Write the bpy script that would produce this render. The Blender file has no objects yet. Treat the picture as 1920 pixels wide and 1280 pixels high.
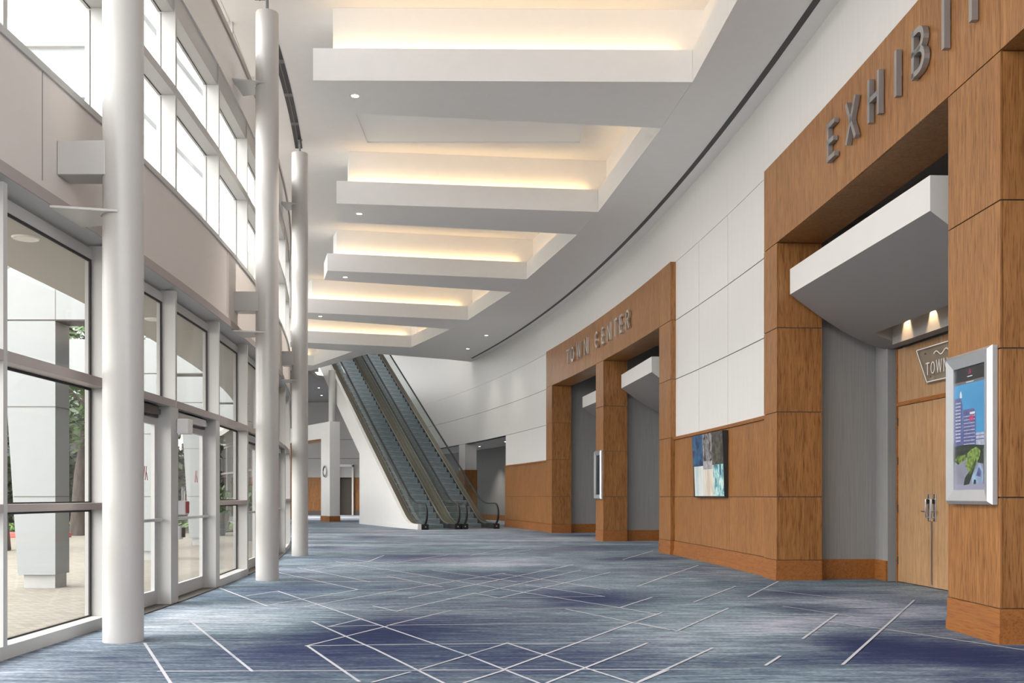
import bpy, bmesh, math, random
from mathutils import Vector, Matrix, noise as mnoise
random.seed(7)
S = bpy.context.scene
COL = S.collection
F, CX, HY, H = 1867.0, 960.0, 930.0, 1.21
def flr(px, py):
    s = (py - HY) / H
    return ((px - CX) / s, F / s)
# ------------------------------------------------------------------ materials
MATS = {}
def newmat(name):
    m = bpy.data.materials.new(name); m.use_nodes = True
    nt = m.node_tree; nt.nodes.clear()
    out = nt.nodes.new('ShaderNodeOutputMaterial')
    MATS[name] = m
    return m, nt, out
def node(nt, typ, **kw):
    n = nt.nodes.new(typ)
    for k, v in kw.items():
        if k in n.inputs: n.inputs[k].default_value = v
        else: setattr(n, k, v)
    return n
def ramp(nt, stops):
    r = nt.nodes.new('ShaderNodeValToRGB')
    e = r.color_ramp.elements
    while len(e) < len(stops): e.new(0.5)
    for el, (p, c) in zip(e, stops):
        el.position = p; el.color = (*c, 1) if len(c) == 3 else c
    return r
def coords(nt, scale=(1, 1, 1), offs=None):
    tc = nt.nodes.new('ShaderNodeTexCoord')
    mp = nt.nodes.new('ShaderNodeMapping'); mp.inputs['Scale'].default_value = scale
    nt.links.new(tc.outputs['Object'], mp.inputs['Vector'])
    return mp
def simple(name, col, rough=.5, metal=0., var=0., vscale=(6, 6, 6), bump=0., emit=None, spec=.5):
    m, nt, out = newmat(name)
    b = node(nt, 'ShaderNodeBsdfPrincipled', Roughness=rough, Metallic=metal)
    b.inputs['Specular IOR Level'].default_value = spec
    mp = coords(nt, vscale)
    nz = node(nt, 'ShaderNodeTexNoise', Scale=1.0, Detail=4.0)
    nt.links.new(mp.outputs[0], nz.inputs['Vector'])
    lo = tuple(max(0, c * (1 - var)) for c in col); hi = tuple(min(1, c * (1 + var)) for c in col)
    r = ramp(nt, [(.3, lo), (.7, hi)])
    nt.links.new(nz.outputs['Fac'], r.inputs[0])
    nt.links.new(r.outputs[0], b.inputs['Base Color'])
    if bump:
        bp = node(nt, 'ShaderNodeBump', Strength=bump, Distance=.01)
        nt.links.new(nz.outputs['Fac'], bp.inputs['Height']); nt.links.new(bp.outputs[0], b.inputs['Normal'])
    if emit:
        nt.links.new(r.outputs[0], b.inputs['Emission Color']); b.inputs['Emission Strength'].default_value = emit
    nt.links.new(b.outputs[0], out.inputs[0])
    return m
def wood(name, lo, hi, dark, rough=.38, along=2):
    m, nt, out = newmat(name)
    b = node(nt, 'ShaderNodeBsdfPrincipled', Roughness=rough)
    geo = nt.nodes.new('ShaderNodeNewGeometry')
    tc = nt.nodes.new('ShaderNodeTexCoord')
    mul = node(nt, 'ShaderNodeMath', operation='MULTIPLY'); mul.inputs[1].default_value = 37.0
    nt.links.new(geo.outputs['Random Per Island'], mul.inputs[0])
    add = node(nt, 'ShaderNodeVectorMath', operation='ADD')
    nt.links.new(tc.outputs['Object'], add.inputs[0]); nt.links.new(mul.outputs[0], add.inputs[1])
    def grain(sc, det, dist=0.):
        mp = nt.nodes.new('ShaderNodeMapping'); mp.inputs['Scale'].default_value = sc
        nt.links.new(add.outputs[0], mp.inputs['Vector'])
        n = node(nt, 'ShaderNodeTexNoise', Scale=1.0, Detail=det, Distortion=dist)
        nt.links.new(mp.outputs[0], n.inputs['Vector']); return n
    sc = [22, 22, 22]; sc[along] = 1.6
    n1 = grain(tuple(sc), 5, .6)
    sc2 = [80, 80, 80]; sc2[along] = 5
    n2 = grain(tuple(sc2), 3)
    sc3 = [2.2, 2.2, 2.2]; sc3[along] = .8
    n3 = grain(tuple(sc3), 2)
    r = ramp(nt, [(.28, lo), (.72, hi)])
    nt.links.new(n1.outputs['Fac'], r.inputs[0])
    r2 = ramp(nt, [(.30, dark), (.50, (1, 1, 1))])
    nt.links.new(n2.outputs['Fac'], r2.inputs[0])
    mx = node(nt, 'ShaderNodeMix', data_type='RGBA', blend_type='MULTIPLY'); mx.inputs[0].default_value = .85
    nt.links.new(r.outputs[0], mx.inputs[6]); nt.links.new(r2.outputs[0], mx.inputs[7])
    r3 = ramp(nt, [(.25, (.78, .76, .74)), (.75, (1.0, 1.0, 1.0))])
    nt.links.new(n3.outputs['Fac'], r3.inputs[0])
    mx2 = node(nt, 'ShaderNodeMix', data_type='RGBA', blend_type='MULTIPLY'); mx2.inputs[0].default_value = .8
    nt.links.new(mx.outputs[2], mx2.inputs[6]); nt.links.new(r3.outputs[0], mx2.inputs[7])
    nt.links.new(mx2.outputs[2], b.inputs['Base Color'])
    nt.links.new(b.outputs[0], out.inputs[0])
    return m
WHITE = simple('white_paint', (.83, .81, .79), .55, var=.012, vscale=(2, 2, 2))
CEILW = simple('ceiling_paint', (.87, .86, .85), .7, var=.01)
PANELW = simple('white_wall_panel', (.80, .785, .77), .45, var=.02, vscale=(30, 30, 1))
BULK = simple('bulkhead_paint', (.73, .68, .645), .6, var=.01)
ALU = simple('painted_mullion', (.50, .495, .485), .4, var=.01)
ALUD = simple('taupe_mullion_face', (.40, .35, .335), .4, var=.02)
COLP = simple('column_paint', (.52, .505, .49), .3, var=.01)
JOINT = simple('joint_shadow_gap', (.13, .12, .115), .8)
WOOD = wood('honey_veneer', (.29, .120, .033), (.46, .212, .068), (.40, .29, .22))
WOODP = wood('honey_veneer_skirting', (.31, .112, .027), (.43, .17, .046), (.6, .5, .4), along=1)
DOORW = wood('pale_door_veneer', (.42, .242, .118), (.55, .35, .195), (.7, .6, .5))
FABRIC = simple('grey_wallcovering', (.30, .295, .29), .85, var=.10, vscale=(90, 90, 1.2))
STEEL = simple('brushed_steel', (.62, .62, .63), .3, 1., var=.06, vscale=(60, 60, 3))
SIGNM = simple('satin_sign_metal', (.34, .345, .355), .34, .6, var=.05, vscale=(40, 40, 3))
SIGNS = simple('polished_sign_metal', (.74, .72, .70), .22, .85, var=.04)
FRAMES = simple('silver_display_frame', (.66, .67, .70), .35, .75, var=.03)
BLACK = simple('black_rubber', (.018, .018, .02), .45, var=.1)
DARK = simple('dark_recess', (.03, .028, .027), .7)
BROWNM = simple('dark_bronze', (.09, .075, .065), .45, .4)
GROOVE = simple('escalator_tread', (.62, .69, .74), .5, .0, var=.35, vscale=(3, 3, 40))
RISER = simple('escalator_riser', (.20, .24, .27), .5, .1, var=.3, vscale=(3, 3, 30))
DECKM = simple('escalator_deck_metal', (.24, .205, .165), .33, .85, var=.08, vscale=(20, 20, 20))
SKIRT = simple('escalator_skirt', (.05, .05, .05), .35, .5)
REDL = simple('red_lock', (.35, .03, .03), .4)
LOGO = simple('logo_red', (.45, .02, .06), .4)
PALEC = simple('pale_cladding', (.27, .286, .29), .5, var=.02)
GREYC = simple('grey_cladding_side', (.34, .345, .34), .5, var=.06)
PAVE = None
SOIL = simple('planter_soil', (.06, .04, .03), .9)
BARK = simple('bark', (.055, .042, .035), .9, var=.5, vscale=(8, 8, 2))
LEAF = simple('tree_leaf', (.06, .105, .035), .6, var=.5, vscale=(3, 3, 3))
LEAF2 = simple('ground_ivy_leaf', (.13, .22, .06), .6, var=.5, vscale=(4, 4, 4))
REDC = simple('red_curb_paint', (.5, .10, .08), .7, var=.1)
CONC = simple('concrete', (.42, .40, .38), .85, var=.1)
GREENG = simple('pale_green_glazing', (.50, .58, .58), .2, var=.1)
DGLASS = simple('dark_building_glass', (.05, .065, .07), .6, var=.1)
PANELG = simple('ceiling_panel_grey', (.84, .87, .90), .5)
def glass(name, tint, ior=1.45):
    m, nt, out = newmat(name)
    t = node(nt, 'ShaderNodeBsdfTransparent'); t.inputs[0].default_value = (*tint, 1)
    g = node(nt, 'ShaderNodeBsdfGlossy', Roughness=.015)
    lw = node(nt, 'ShaderNodeLayerWeight', Blend=.5)
    pw = node(nt, 'ShaderNodeMath', operation='POWER'); pw.inputs[1].default_value = 4.5; nt.links.new(lw.outputs['Facing'], pw.inputs[0])
    fr = node(nt, 'ShaderNodeMath', operation='MULTIPLY_ADD'); fr.inputs[1].default_value = .8 * (ior - 1) / .45; fr.inputs[2].default_value = ((ior - 1) / (ior + 1)) ** 2
    nt.links.new(pw.outputs[0], fr.inputs[0])
    mx = nt.nodes.new('ShaderNodeMixShader')
    nt.links.new(fr.outputs[0], mx.inputs[0]); nt.links.new(t.outputs[0], mx.inputs[1]); nt.links.new(g.outputs[0], mx.inputs[2])
    nt.links.new(mx.outputs[0], out.inputs[0]); return m
GLASS = glass('window_glass', (.985, .99, .985), 1.25)
BGLASS = glass('balustrade_glass', (.93, .95, .935), 1.22)
SGLASS = glass('sign_acrylic', (.88, .86, .83), 1.3)
def emis(name, col, st):
    m, nt, out = newmat(name)
    e = node(nt, 'ShaderNodeEmission', Strength=st); e.inputs[0].default_value = (*col, 1)
    nt.links.new(e.outputs[0], out.inputs[0]); return m
LAMP = emis('lamp_glow', (1, .93, .82), 6.)
LAMPW = emis('warm_lamp_glow', (1, .72, .42), 3.)
# paving
def paving():
    m, nt, out = newmat('brick_paving')
    b = node(nt, 'ShaderNodeBsdfPrincipled', Roughness=.85)
    mp = coords(nt, (1, 1, 1)); mp.inputs['Rotation'].default_value = (0, 0, .12)
    br = node(nt, 'ShaderNodeTexBrick', Scale=4.0); br.inputs['Mortar Size'].default_value = .018
    br.inputs['Color1'].default_value = (.22, .196, .163, 1); br.inputs['Color2'].default_value = (.30, .272, .232, 1); br.inputs['Mortar'].default_value = (.13, .113, .093, 1)
    nt.links.new(mp.outputs[0], br.inputs['Vector'])
    nz = node(nt, 'ShaderNodeTexNoise', Scale=.6, Detail=4.0)
    r = ramp(nt, [(.35, (.8, .8, .78)), (.65, (1.05, 1.03, 1.0))])
    nt.links.new(nz.outputs['Fac'], r.inputs[0])
    mx = node(nt, 'ShaderNodeMix', data_type='RGBA', blend_type='MULTIPLY'); mx.inputs[0].default_value = 1
    nt.links.new(br.outputs['Color'], mx.inputs[6]); nt.links.new(r.outputs[0], mx.inputs[7])
    nt.links.new(mx.outputs[2], b.inputs['Base Color']); nt.links.new(b.outputs[0], out.inputs[0]); return m
PAVE = paving()
def carpet():
    m, nt, out = newmat('woven_carpet')
    b = node(nt, 'ShaderNodeBsdfPrincipled', Roughness=.95); b.inputs['Specular IOR Level'].default_value = .15
    at = node(nt, 'ShaderNodeAttribute', attribute_name='tone')
    def nz(sc, det):
        mp = coords(nt, sc); n = node(nt, 'ShaderNodeTexNoise', Scale=1.0, Detail=det)
        nt.links.new(mp.outputs[0], n.inputs['Vector']); return n.outputs['Fac']
    def mad(x, k, c, acc=None):
        a = node(nt, 'ShaderNodeMath', operation='MULTIPLY_ADD'); nt.links.new(x, a.inputs[0]); a.inputs[1].default_value = k
        if acc is None: a.inputs[2].default_value = c
        else: nt.links.new(acc, a.inputs[2])
        return a.outputs[0]
    v = mad(at.outputs['Fac'], 1.0, -1.15)
    v = mad(nz((.45, 1.5, 1), 4), .45, 0, v)
    v = mad(nz((2.5, 16, 1), 5), .95, 0, v)
    v = mad(nz((22, 95, 1), 3), .85, 0, v)
    r = ramp(nt, [(0, (.022, .031, .085)), (.22, (.05, .067, .125)), (.42, (.112, .143, .182)), (.62, (.212, .268, .312)), (.82, (.42, .46, .51)), (1, (.62, .61, .67))])
    nt.links.new(v, r.inputs[0])
    # teal versus lilac drift
    r2 = ramp(nt, [(.3, (.92, 1.02, 1.0)), (.7, (1.06, .99, 1.03))])
    nt.links.new(nz((.35, .35, 1), 3), r2.inputs[0])
    at2 = node(nt, 'ShaderNodeAttribute', attribute_name='lilac')
    mx = node(nt, 'ShaderNodeMix', data_type='RGBA', blend_type='MULTIPLY'); mx.inputs[0].default_value = 1
    nt.links.new(r.outputs[0], mx.inputs[6]); nt.links.new(r2.outputs[0], mx.inputs[7])
    mx2 = node(nt, 'ShaderNodeMix', data_type='RGBA', blend_type='MULTIPLY')
    nt.links.new(at2.outputs['Fac'], mx2.inputs[0]); nt.links.new(mx.outputs[2], mx2.inputs[6]); mx2.inputs[7].default_value = (1.10, .99, 1.03, 1)
    nt.links.new(mx2.outputs[2], b.inputs['Base Color'])
    nt.links.new(b.outputs[0], out.inputs[0])
    m2, nt, out = newmat('carpet_line')
    b = node(nt, 'ShaderNodeBsdfPrincipled', Roughness=.95)
    mp = coords(nt, (30, 90, 1)); n = node(nt, 'ShaderNodeTexNoise', Scale=1.0, Detail=3.0); nt.links.new(mp.outputs[0], n.inputs['Vector'])
    mp = coords(nt, (1.1, 1.1, 1)); n2 = node(nt, 'ShaderNodeTexNoise', Scale=1.0, Detail=2.0); nt.links.new(mp.outputs[0], n2.inputs['Vector'])
    a = node(nt, 'ShaderNodeMath', operation='MULTIPLY_ADD'); nt.links.new(n2.outputs['Fac'], a.inputs[0]); a.inputs[1].default_value = 1.2; nt.links.new(n.outputs['Fac'], a.inputs[2])
    r = ramp(nt, [(.72, (.20, .25, .31)), (1.05, (.54, .54, .585))]); nt.links.new(a.outputs[0], r.inputs[0])
    nt.links.new(r.outputs[0], b.inputs['Base Color']); nt.links.new(b.outputs[0], out.inputs[0])
    return m, m2
CARPET, CLINE = carpet()
# ------------------------------------------------------------------ mesh helpers
class MB:
    def __init__(s): s.v = []; s.f = []; s.m = []
    def face(s, pts, mi=0):
        i = len(s.v); s.v += [tuple(p) for p in pts]; s.f.append(tuple(range(i, i + len(pts)))); s.m.append(mi)
    def hexa(s, p, mi=0):      # p: 4 bottom (ccw from above), 4 top
        i = len(s.v); s.v += [tuple(q) for q in p]
        for f in ((3, 2, 1, 0), (4, 5, 6, 7), (0, 1, 5, 4), (1, 2, 6, 5), (2, 3, 7, 6), (3, 0, 4, 7)):
            s.f.append(tuple(i + k for k in f)); s.m.append(mi)
        return s
    def box(s, x0, x1, y0, y1, z0, z1, mi=0):
        return s.hexa([(x0, y0, z0), (x1, y0, z0), (x1, y1, z0), (x0, y1, z0), (x0, y0, z1), (x1, y0, z1), (x1, y1, z1), (x0, y1, z1)], mi)
    def fbox(s, fr, a0, a1, b0, b1, c0, c1, mi=0):   # box in a frame fr=(O,A,B,C)
        O, A, B, C = fr
        P = lambda a, b, c: O + A * a + B * b + C * c
        return s.hexa([P(a0, b0, c0), P(a1, b0, c0), P(a1, b1, c0), P(a0, b1, c0), P(a0, b0, c1), P(a1, b0, c1), P(a1, b1, c1), P(a0, b1, c1)], mi)
    def prism(s, poly, z0, z1, mi=0, caps=True):
        n = len(poly); i = len(s.v)
        s.v += [(x, y, z0) for x, y in poly] + [(x, y, z1) for x, y in poly]
        for k in range(n):
            q = (k + 1) % n; s.f.append((i + k, i + q, i + n + q, i + n + k)); s.m.append(mi)
        if caps:
            s.f.append(tuple(i + k for k in range(n - 1, -1, -1))); s.m.append(mi)
            s.f.append(tuple(i + n + k for k in range(n))); s.m.append(mi)
        return s
    def loft(s, rings, mi=0, closed=True, caps=True):
        n = len(rings[0]); i = len(s.v)
        for r in rings: s.v += [tuple(p) for p in r]
        for a in range(len(rings) - 1):
            for k in range(n if closed else n - 1):
                q = (k + 1) % n
                s.f.append((i + a * n + k, i + a * n + q, i + (a + 1) * n + q, i + (a + 1) * n + k)); s.m.append(mi)
        if caps and closed:
            s.f.append(tuple(i + k for k in range(n - 1, -1, -1))); s.m.append(mi)
            j = i + (len(rings) - 1) * n
            s.f.append(tuple(j + k for k in range(n))); s.m.append(mi)
        return s
    def lathe(s, cx, cy, prof, n=24, mi=0, caps=True):
        rings = [[(cx + r * math.cos(2 * math.pi * k / n), cy + r * math.sin(2 * math.pi * k / n), z) for k in range(n)] for r, z in prof]
        return s.loft(rings, mi, True, caps)
    def tube(s, pts, r, n=8, mi=0):
        pts = [Vector(p) for p in pts]; rings = []
        for k, p in enumerate(pts):
            t = (pts[min(k + 1, len(pts) - 1)] - pts[max(k - 1, 0)]).normalized()
            up = Vector((0, 0, 1)) if abs(t.z) < .95 else Vector((1, 0, 0))
            a = t.cross(up).normalized(); b = t.cross(a)
            rr = r[k] if isinstance(r, (list, tuple)) else r
            rings.append([p + a * rr * math.cos(2 * math.pi * j / n) + b * rr * math.sin(2 * math.pi * j / n) for j in range(n)])
        return s.loft(rings, mi)
    def build(s, name, mats, parent=None, smooth=False, bevel=0, merge=False, label=None):
        me = bpy.data.meshes.new(name)
        off = Vector((0, 0, 0))
        p = parent
        while p is not None: off += p.location; p = p.parent
        me.from_pydata([tuple(Vector(v) - off) for v in s.v], [], s.f)
        if not isinstance(mats, (list, tuple)): mats = [mats]
        for m in mats: me.materials.append(m)
        for p_, mi in zip(me.polygons, s.m): p_.material_index = mi
        bm = bmesh.new(); bm.from_mesh(me)
        if merge: bmesh.ops.remove_doubles(bm, verts=bm.verts, dist=1e-4)
        bmesh.ops.recalc_face_normals(bm, faces=bm.faces)
        bm.to_mesh(me); bm.free(); me.update()
        o = bpy.data.objects.new(name, me); COL.objects.link(o)
        if parent is not None: o.parent = parent
        if smooth:
            me.polygons.foreach_set('use_smooth', [True] * len(me.polygons))
            try: me.set_sharp_from_angle(angle=math.radians(40))
            except Exception: pass
        if bevel:
            b = o.modifiers.new('bevel', 'BEVEL'); b.width = bevel; b.segments = 2; b.limit_method = 'ANGLE'; b.angle_limit = math.radians(40)
        if label: o['label'] = label
        return o
def tag(o, label, cat, group=None):
    o['label'] = label; o['category'] = cat
    if group: o['group'] = group
    return o
def struct(o): o['kind'] = 'structure'; return o
def empty(name, loc):
    o = bpy.data.objects.new(name, None); COL.objects.link(o); o.location = loc; o.empty_display_size = .1; return o
def V(*a): return Vector(a)
Z = V(0, 0, 1)
# ------------------------------------------------------------------ plan curves
def XR(y): return 4.1 - (y - 7.7) ** 2 / 234
def XRd(y): return -(y - 7.7) / 117
def XL(y):
    return -3.75 - (max(y, 8.5) - 8.5) ** 2 / 150
def XLd(y): return -(max(y, 8.5) - 8.5) / 75
def PR(y, o=0.):
    n = Vector((-1, XRd(y))).normalized(); return (XR(y) + n.x * o, y + n.y * o)
def PL(y, o=0.):
    n = Vector((1, -XLd(y))).normalized(); return (XL(y) + n.x * o, y + n.y * o)
def frameR(y, o=0., z=0.):       # A: reading direction (towards camera), B: up, C: out to the hall
    x, yy = PR(y, o); t = Vector((-XRd(y), -1, 0)).normalized(); n = V(-1, XRd(y), 0).normalized()
    return (V(x, yy, z), t, Z, n)
def frameL(y, o=0., z=0.):       # A: away from camera, B: up, C: into the hall
    x, yy = PL(y, o); t = V(XLd(y), 1, 0).normalized(); n = V(1, -XLd(y), 0).normalized()
    return (V(x, yy, z), t, Z, n)
def cslab(mb, P, y0, y1, o0, o1, z0, z1, mi=0, step=1.0):
    n = max(1, int(math.ceil(abs(y1 - y0) / step)))
    ys = [y0 + (y1 - y0) * k / n for k in range(n + 1)]
    rings = []
    for y in ys:
        a = P(y, o0); b = P(y, o1)
        rings.append([(a[0], a[1], z0), (b[0], b[1], z0), (b[0], b[1], z1), (a[0], a[1], z1)])
    return mb.loft(rings, mi)
ZJ = [0, 1.2, 2.42, 3.63, 4.85, 6.06, 7.28]
ZC, ZS, ZLIP = 8.46, 7.28, 7.75
# ------------------------------------------------------------------ floor
def build_floor():
    ys = [-4 + .25 * k for k in range(0, 140)] + [31 + 1.0 * k for k in range(0, 36)]
    nx = 64
    blot = [  # px centre, px radii, amplitude (tone), lilac
        (690, 1183, 130, 22, -.34, 0), (760, 1188, 160, 20, -.12, 0), (1660, 1222, 190, 30, -.34, .2), (1860, 1232, 120, 30, -.34, 0), (1600, 1205, 90, 18, -.22, .2),
        (1080, 1116, 110, 10, -.28, .5), (930, 1081, 120, 9, -.2, .8), (1120, 1127, 80, 9, -.25, .2), (560, 1105, 90, 14, -.16, 0), (480, 1108, 80, 14, -.10, 0),
        (430, 1155, 130, 26, .17, 0), (330, 1165, 80, 26, .12, 0), (560, 1160, 90, 16, .12, 0), (250, 1235, 160, 34, -.10, 0), (60, 1250, 90, 25, .06, 0),
        (560, 1225, 160, 30, -.15, .1), (800, 1225, 260, 40, -.13, .1), (1050, 1240, 200, 35, -.14, .1), (900, 1160, 220, 26, -.05, .3),
        (1290, 1185, 120, 40, .10, 0), (1350, 1140, 120, 25, .10, 0), (1300, 1225, 140, 30, .07, 0), (1450, 1180, 90, 16, .26, .6), (1520, 1213, 60, 9, .30, .6),
        (1560, 1162, 110, 12, .22, .7), (1600, 1130, 150, 14, .22, .8), (1700, 1150, 90, 10, .16, .7), (1500, 1112, 90, 7, -.26, .5), (1520, 1140, 90, 10, -.26, .4),
        (1720, 1128, 60, 6, -.22, .3), (1760, 1167, 60, 6, -.25, .2), (1780, 1252, 200, 10, .25, .7), (1500, 1260, 160, 20, .04, 0), (1400, 1240, 110, 14, -.08, 0),
        (1820, 1275, 120, 14, -.05, .3), (930, 1055, 130, 10, .16, .6), (800, 1050, 130, 5, -.10, .4), (760, 1044, 90, 4, -.22, .3), (1030, 1065, 60, 5, -.14, .2), (1190, 1047, 80, 3.5, -.26, .4),
        (600, 1026, 40, 2.5, -.22, 0), (690, 1007, 40, 2.5, -.18, .4), (1120, 1027, 80, 4, -.16, .2), (1080, 1003, 60, 2.5, -.22, .3), (1000, 1030, 80, 3, -.08, .2), (660, 1060, 120, 8, .05, 0), (950, 1012, 120, 4, .05, .2), (960, 1025, 90, 3, .12, .4)]
    bl = []
    for (px, py, rx, ry, am, li) in blot:
        x, y = flr(px, py); s = (py - HY) / H
        bl.append((x, y, rx / s, y * y * ry / (H * F), am, li))
    verts = []; tone = []; lil = []
    for y in ys:
        x0, x1 = XL(y) - .10, XR(y) + 3.2
        if y > 34: x0 = min(x0, -3.75 - 25.5 ** 2 / 150)
        for k in range(nx + 1):
            x = x0 + (x1 - x0) * k / nx
            verts.append((x, y, 0))
            t, l = .52, .12
            if y > 17: t += min(.12, (y - 17) * .008); l += min(.45, (y - 17) * .03)
            for (bx, by, sx, sy, am, li) in bl:
                e = ((x - bx) / sx) ** 2 + ((y - by) / sy) ** 2
                if e < 9:
                    w = math.exp(-e * .8); t += am * w * 1.15; l += li * w
            t += .22 * (mnoise.noise(V(x * .35, y * .9, 0))) * (1 if y > 24 else .35)
            tone.append(t); lil.append(max(0, min(1, l)))
    faces = []
    for j in range(len(ys) - 1):
        for k in range(nx):
            a = j * (nx + 1) + k; faces.append((a, a + 1, a + nx + 2, a + nx + 1))
    mats = [0] * len(faces)
    L = [((271.5, 1206), (319.6, 1280)), ((356, 1163.5), (472.7, 1258)), ((300, 1258.5), (1400, 1254)), ((408.5, 1101), (502, 1136.4)), ((576, 1210.5), (672.5, 1277)),
         ((576, 1210.5), (725, 1174)), ((729, 1172), (846, 1144)), ((576, 1210.5), (904, 1206.4)), ((904, 1206.4), (1140, 1205)), ((585, 1165), (703, 1217)), ((703, 1217), (831, 1280)),
         ((617, 1174.6), (678, 1160)), ((617, 1174.6), (710, 1172)), ((521, 1108), (717, 1173.7)), ((717, 1173.7), (875, 1227.7)), ((875, 1227.7), (1009, 1280)), ((462.5, 1117), (521, 1108)),
         ((509, 1133), (672.5, 1105)), ((521, 1073), (670, 1105)), ((559, 1064), (693, 1090.6)), ((573, 1137), (760, 1104)), ((760, 1104), (945, 1074.6)), ((521, 1090.5), (930, 1089)), ((670, 1105), (830, 1104)),
         ((723, 1067), (977, 1109.6)), ((977, 1109.6), (1167, 1140)), ((1167, 1140), (1234, 1152)), ((811, 1068.7), (968, 1090.6)), ((726, 1080), (828, 1100)), ((700, 1136), (744, 1146)), ((744, 1145.5), (889.6, 1112)),
         ((889.6, 1112), (936, 1121)), ((936, 1121), (1079, 1088)), ((1079, 1088), (1143, 1073)), ((767, 1120.7), (886.7, 1096.5)), ((886.7, 1096.5), (1062, 1061.5)), ((840, 1122), (1131.6, 1118)), ((945, 1076), (1143, 1105)),
         ((986, 1096.5), (1131.6, 1118)), ((901, 1111), (1088, 1068.7)), ((752, 1145), (1164, 1139.5)), ((1061.7, 1142), (1254, 1181)), ((948, 1254), (1184, 1168)), ((1184, 1168), (1239.6, 1149)), ((787.5, 1255.4), (951, 1206)),
         ((700, 1279), (767, 1260.7)), ((951, 1206), (1102.5, 1254)), ((1102.5, 1254), (1184, 1280)), ((1026.7, 1280), (1166.7, 1224.8)), ((1166.7, 1224.8), (1213, 1206)), ((729, 1172.3), (1190, 1168)), ((872, 1280), (948, 1256)),
         ((1196, 1280), (1251, 1257)), ((1164, 1138.7), (1222, 1120)), ((1196, 1099), (1257, 1077.5)), ((1200, 1169), (1294, 1187.5)), ((1267.5, 1184), (1365, 1140.6)), ((1200, 1163), (1237.5, 1150)), ((1301, 1129), (1380, 1099)),
         ((1200, 1277.5), (1335, 1215.6)), ((1402.5, 1119), (1459, 1090)), ((1432.5, 1105), (1661, 1132)), ((1470, 1137), (1597.5, 1155.6)), ((1492.5, 1158), (1661, 1180)), ((1661, 1180), (1920, 1219)), ((1505.6, 1197.6), (1569, 1151)),
         ((1580.6, 1246), (1714, 1125.6)), ((1436, 1247.5), (1462.5, 1230.6)), ((1226, 1088), (1309, 1060)), ((1429, 1148), (1462.5, 1152)), ((641, 1047), (737, 1058)), ((630, 1053), (720, 1067.5)), ((581, 1069), (690, 1053)),
         ((690, 1053), (720, 1041)), ((740.6, 1055), (840, 1040)), ((1168, 1049), (1224.6, 1032.5)), ((935, 1040), (995, 1030)), ((901.7, 1094), (1074.6, 1058.5)), ((930, 1055), (1000, 1047)), ((883, 1041), (960, 1026))]
    for i, (a, b) in enumerate(L):
        a = Vector(flr(*a)); b = Vector(flr(*b)); d = (b - a).normalized(); n = Vector((-d.y, d.x)) * .0115
        a -= d * .02; b += d * .02
        z = .002 + .00004 * i; k = len(verts)
        for p in (a - n, b - n, b + n, a + n):
            verts.append((p.x, p.y, z)); tone.append(.5); lil.append(.2)
        faces.append((k, k + 1, k + 2, k + 3)); mats.append(1)
    me = bpy.data.meshes.new('floor'); me.from_pydata(verts, [], faces)
    me.materials.append(CARPET); me.materials.append(CLINE)
    for p, mi in zip(me.polygons, mats): p.material_index = mi
    for nm, dat in (('tone', tone), ('lilac', lil)):
        a = me.attributes.new(nm, 'FLOAT', 'POINT'); a.data.foreach_set('value', dat)
    o = bpy.data.objects.new('floor', me); COL.objects.link(o); struct(o)
build_floor()
# ------------------------------------------------------------------ ceiling
XI = [(3.0, -4), (2.95, 8), (2.646, 14.6), (2.465, 16.43), (1.84, 21.27), (1.52, 23.1), (.41, 27.86), (-.03, 29.6), (-1.52, 34.3), (-2.25, 36.2), (-4.11, 40.6), (-6.69, 41.8), (-9.2, 46.2), (-10.4, 48.6)]
WELL = [(-6.04, 42.3), (-4.99, 42.9), (-2.84, 44.2)]
wy = [-4 + 1.2 * k for k in range(41)]
wall_line = [PR(y, .0) for y in wy if y < 45.0]
poly = XI[:-1] + [(-9.9, 48.4)] + WELL + [PR(45, 0)] + wall_line[::-1]
mb = MB(); mb.prism(poly, ZS, ZLIP)
struct(mb.build('ceiling', CEILW))
# upper coffer side wall standing back from the soffit lip, and the high ceiling
def inset(pts, d):
    out = []
    for k, p in enumerate(pts):
        a = Vector(pts[max(k - 1, 0)]); b = Vector(pts[min(k + 1, len(pts) - 1)]); t = (b - a).normalized()
        out.append((p[0] + t.y * d, p[1] - t.x * d))
    return out
xin = inset(XI, .24); xin2 = inset(XI, .44)
mb = MB()
mb.prism(xin + xin2[::-1], ZLIP, ZC)
struct(mb.build('ceiling_coffer_side', CEILW))
mb = MB()
def xi_at(y):
    for (a, b) in zip(XI[:-1], XI[1:]):
        if a[1] <= y <= b[1]: return a[0] + (b[0] - a[0]) * (y - a[1]) / (b[1] - a[1])
    return XI[-1][0]
ys = [-4 + 1.3 * k for k in range(41)]
for a, b in zip(ys[:-1], ys[1:]):
    mb.hexa([(XL(a) - .4, a, ZC), (xi_at(a) + .6, a, ZC), (xi_at(b) + .6, b, ZC), (XL(b) - .4, b, ZC), (XL(a) - .4, a, ZC + .2), (xi_at(a) + .6, a, ZC + .2), (xi_at(b) + .6, b, ZC + .2), (XL(b) - .4, b, ZC + .2)])
struct(mb.build('ceiling_upper', CEILW, merge=True))
# far low ceiling beyond the escalator well
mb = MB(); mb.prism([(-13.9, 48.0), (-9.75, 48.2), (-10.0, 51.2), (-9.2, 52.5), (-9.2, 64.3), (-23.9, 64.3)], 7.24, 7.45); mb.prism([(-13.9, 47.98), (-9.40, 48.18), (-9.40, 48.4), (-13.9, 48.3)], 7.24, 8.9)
struct(mb.build('ceiling_far', simple('far_ceiling_grey', (.36, .345, .335), .8)))
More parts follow.
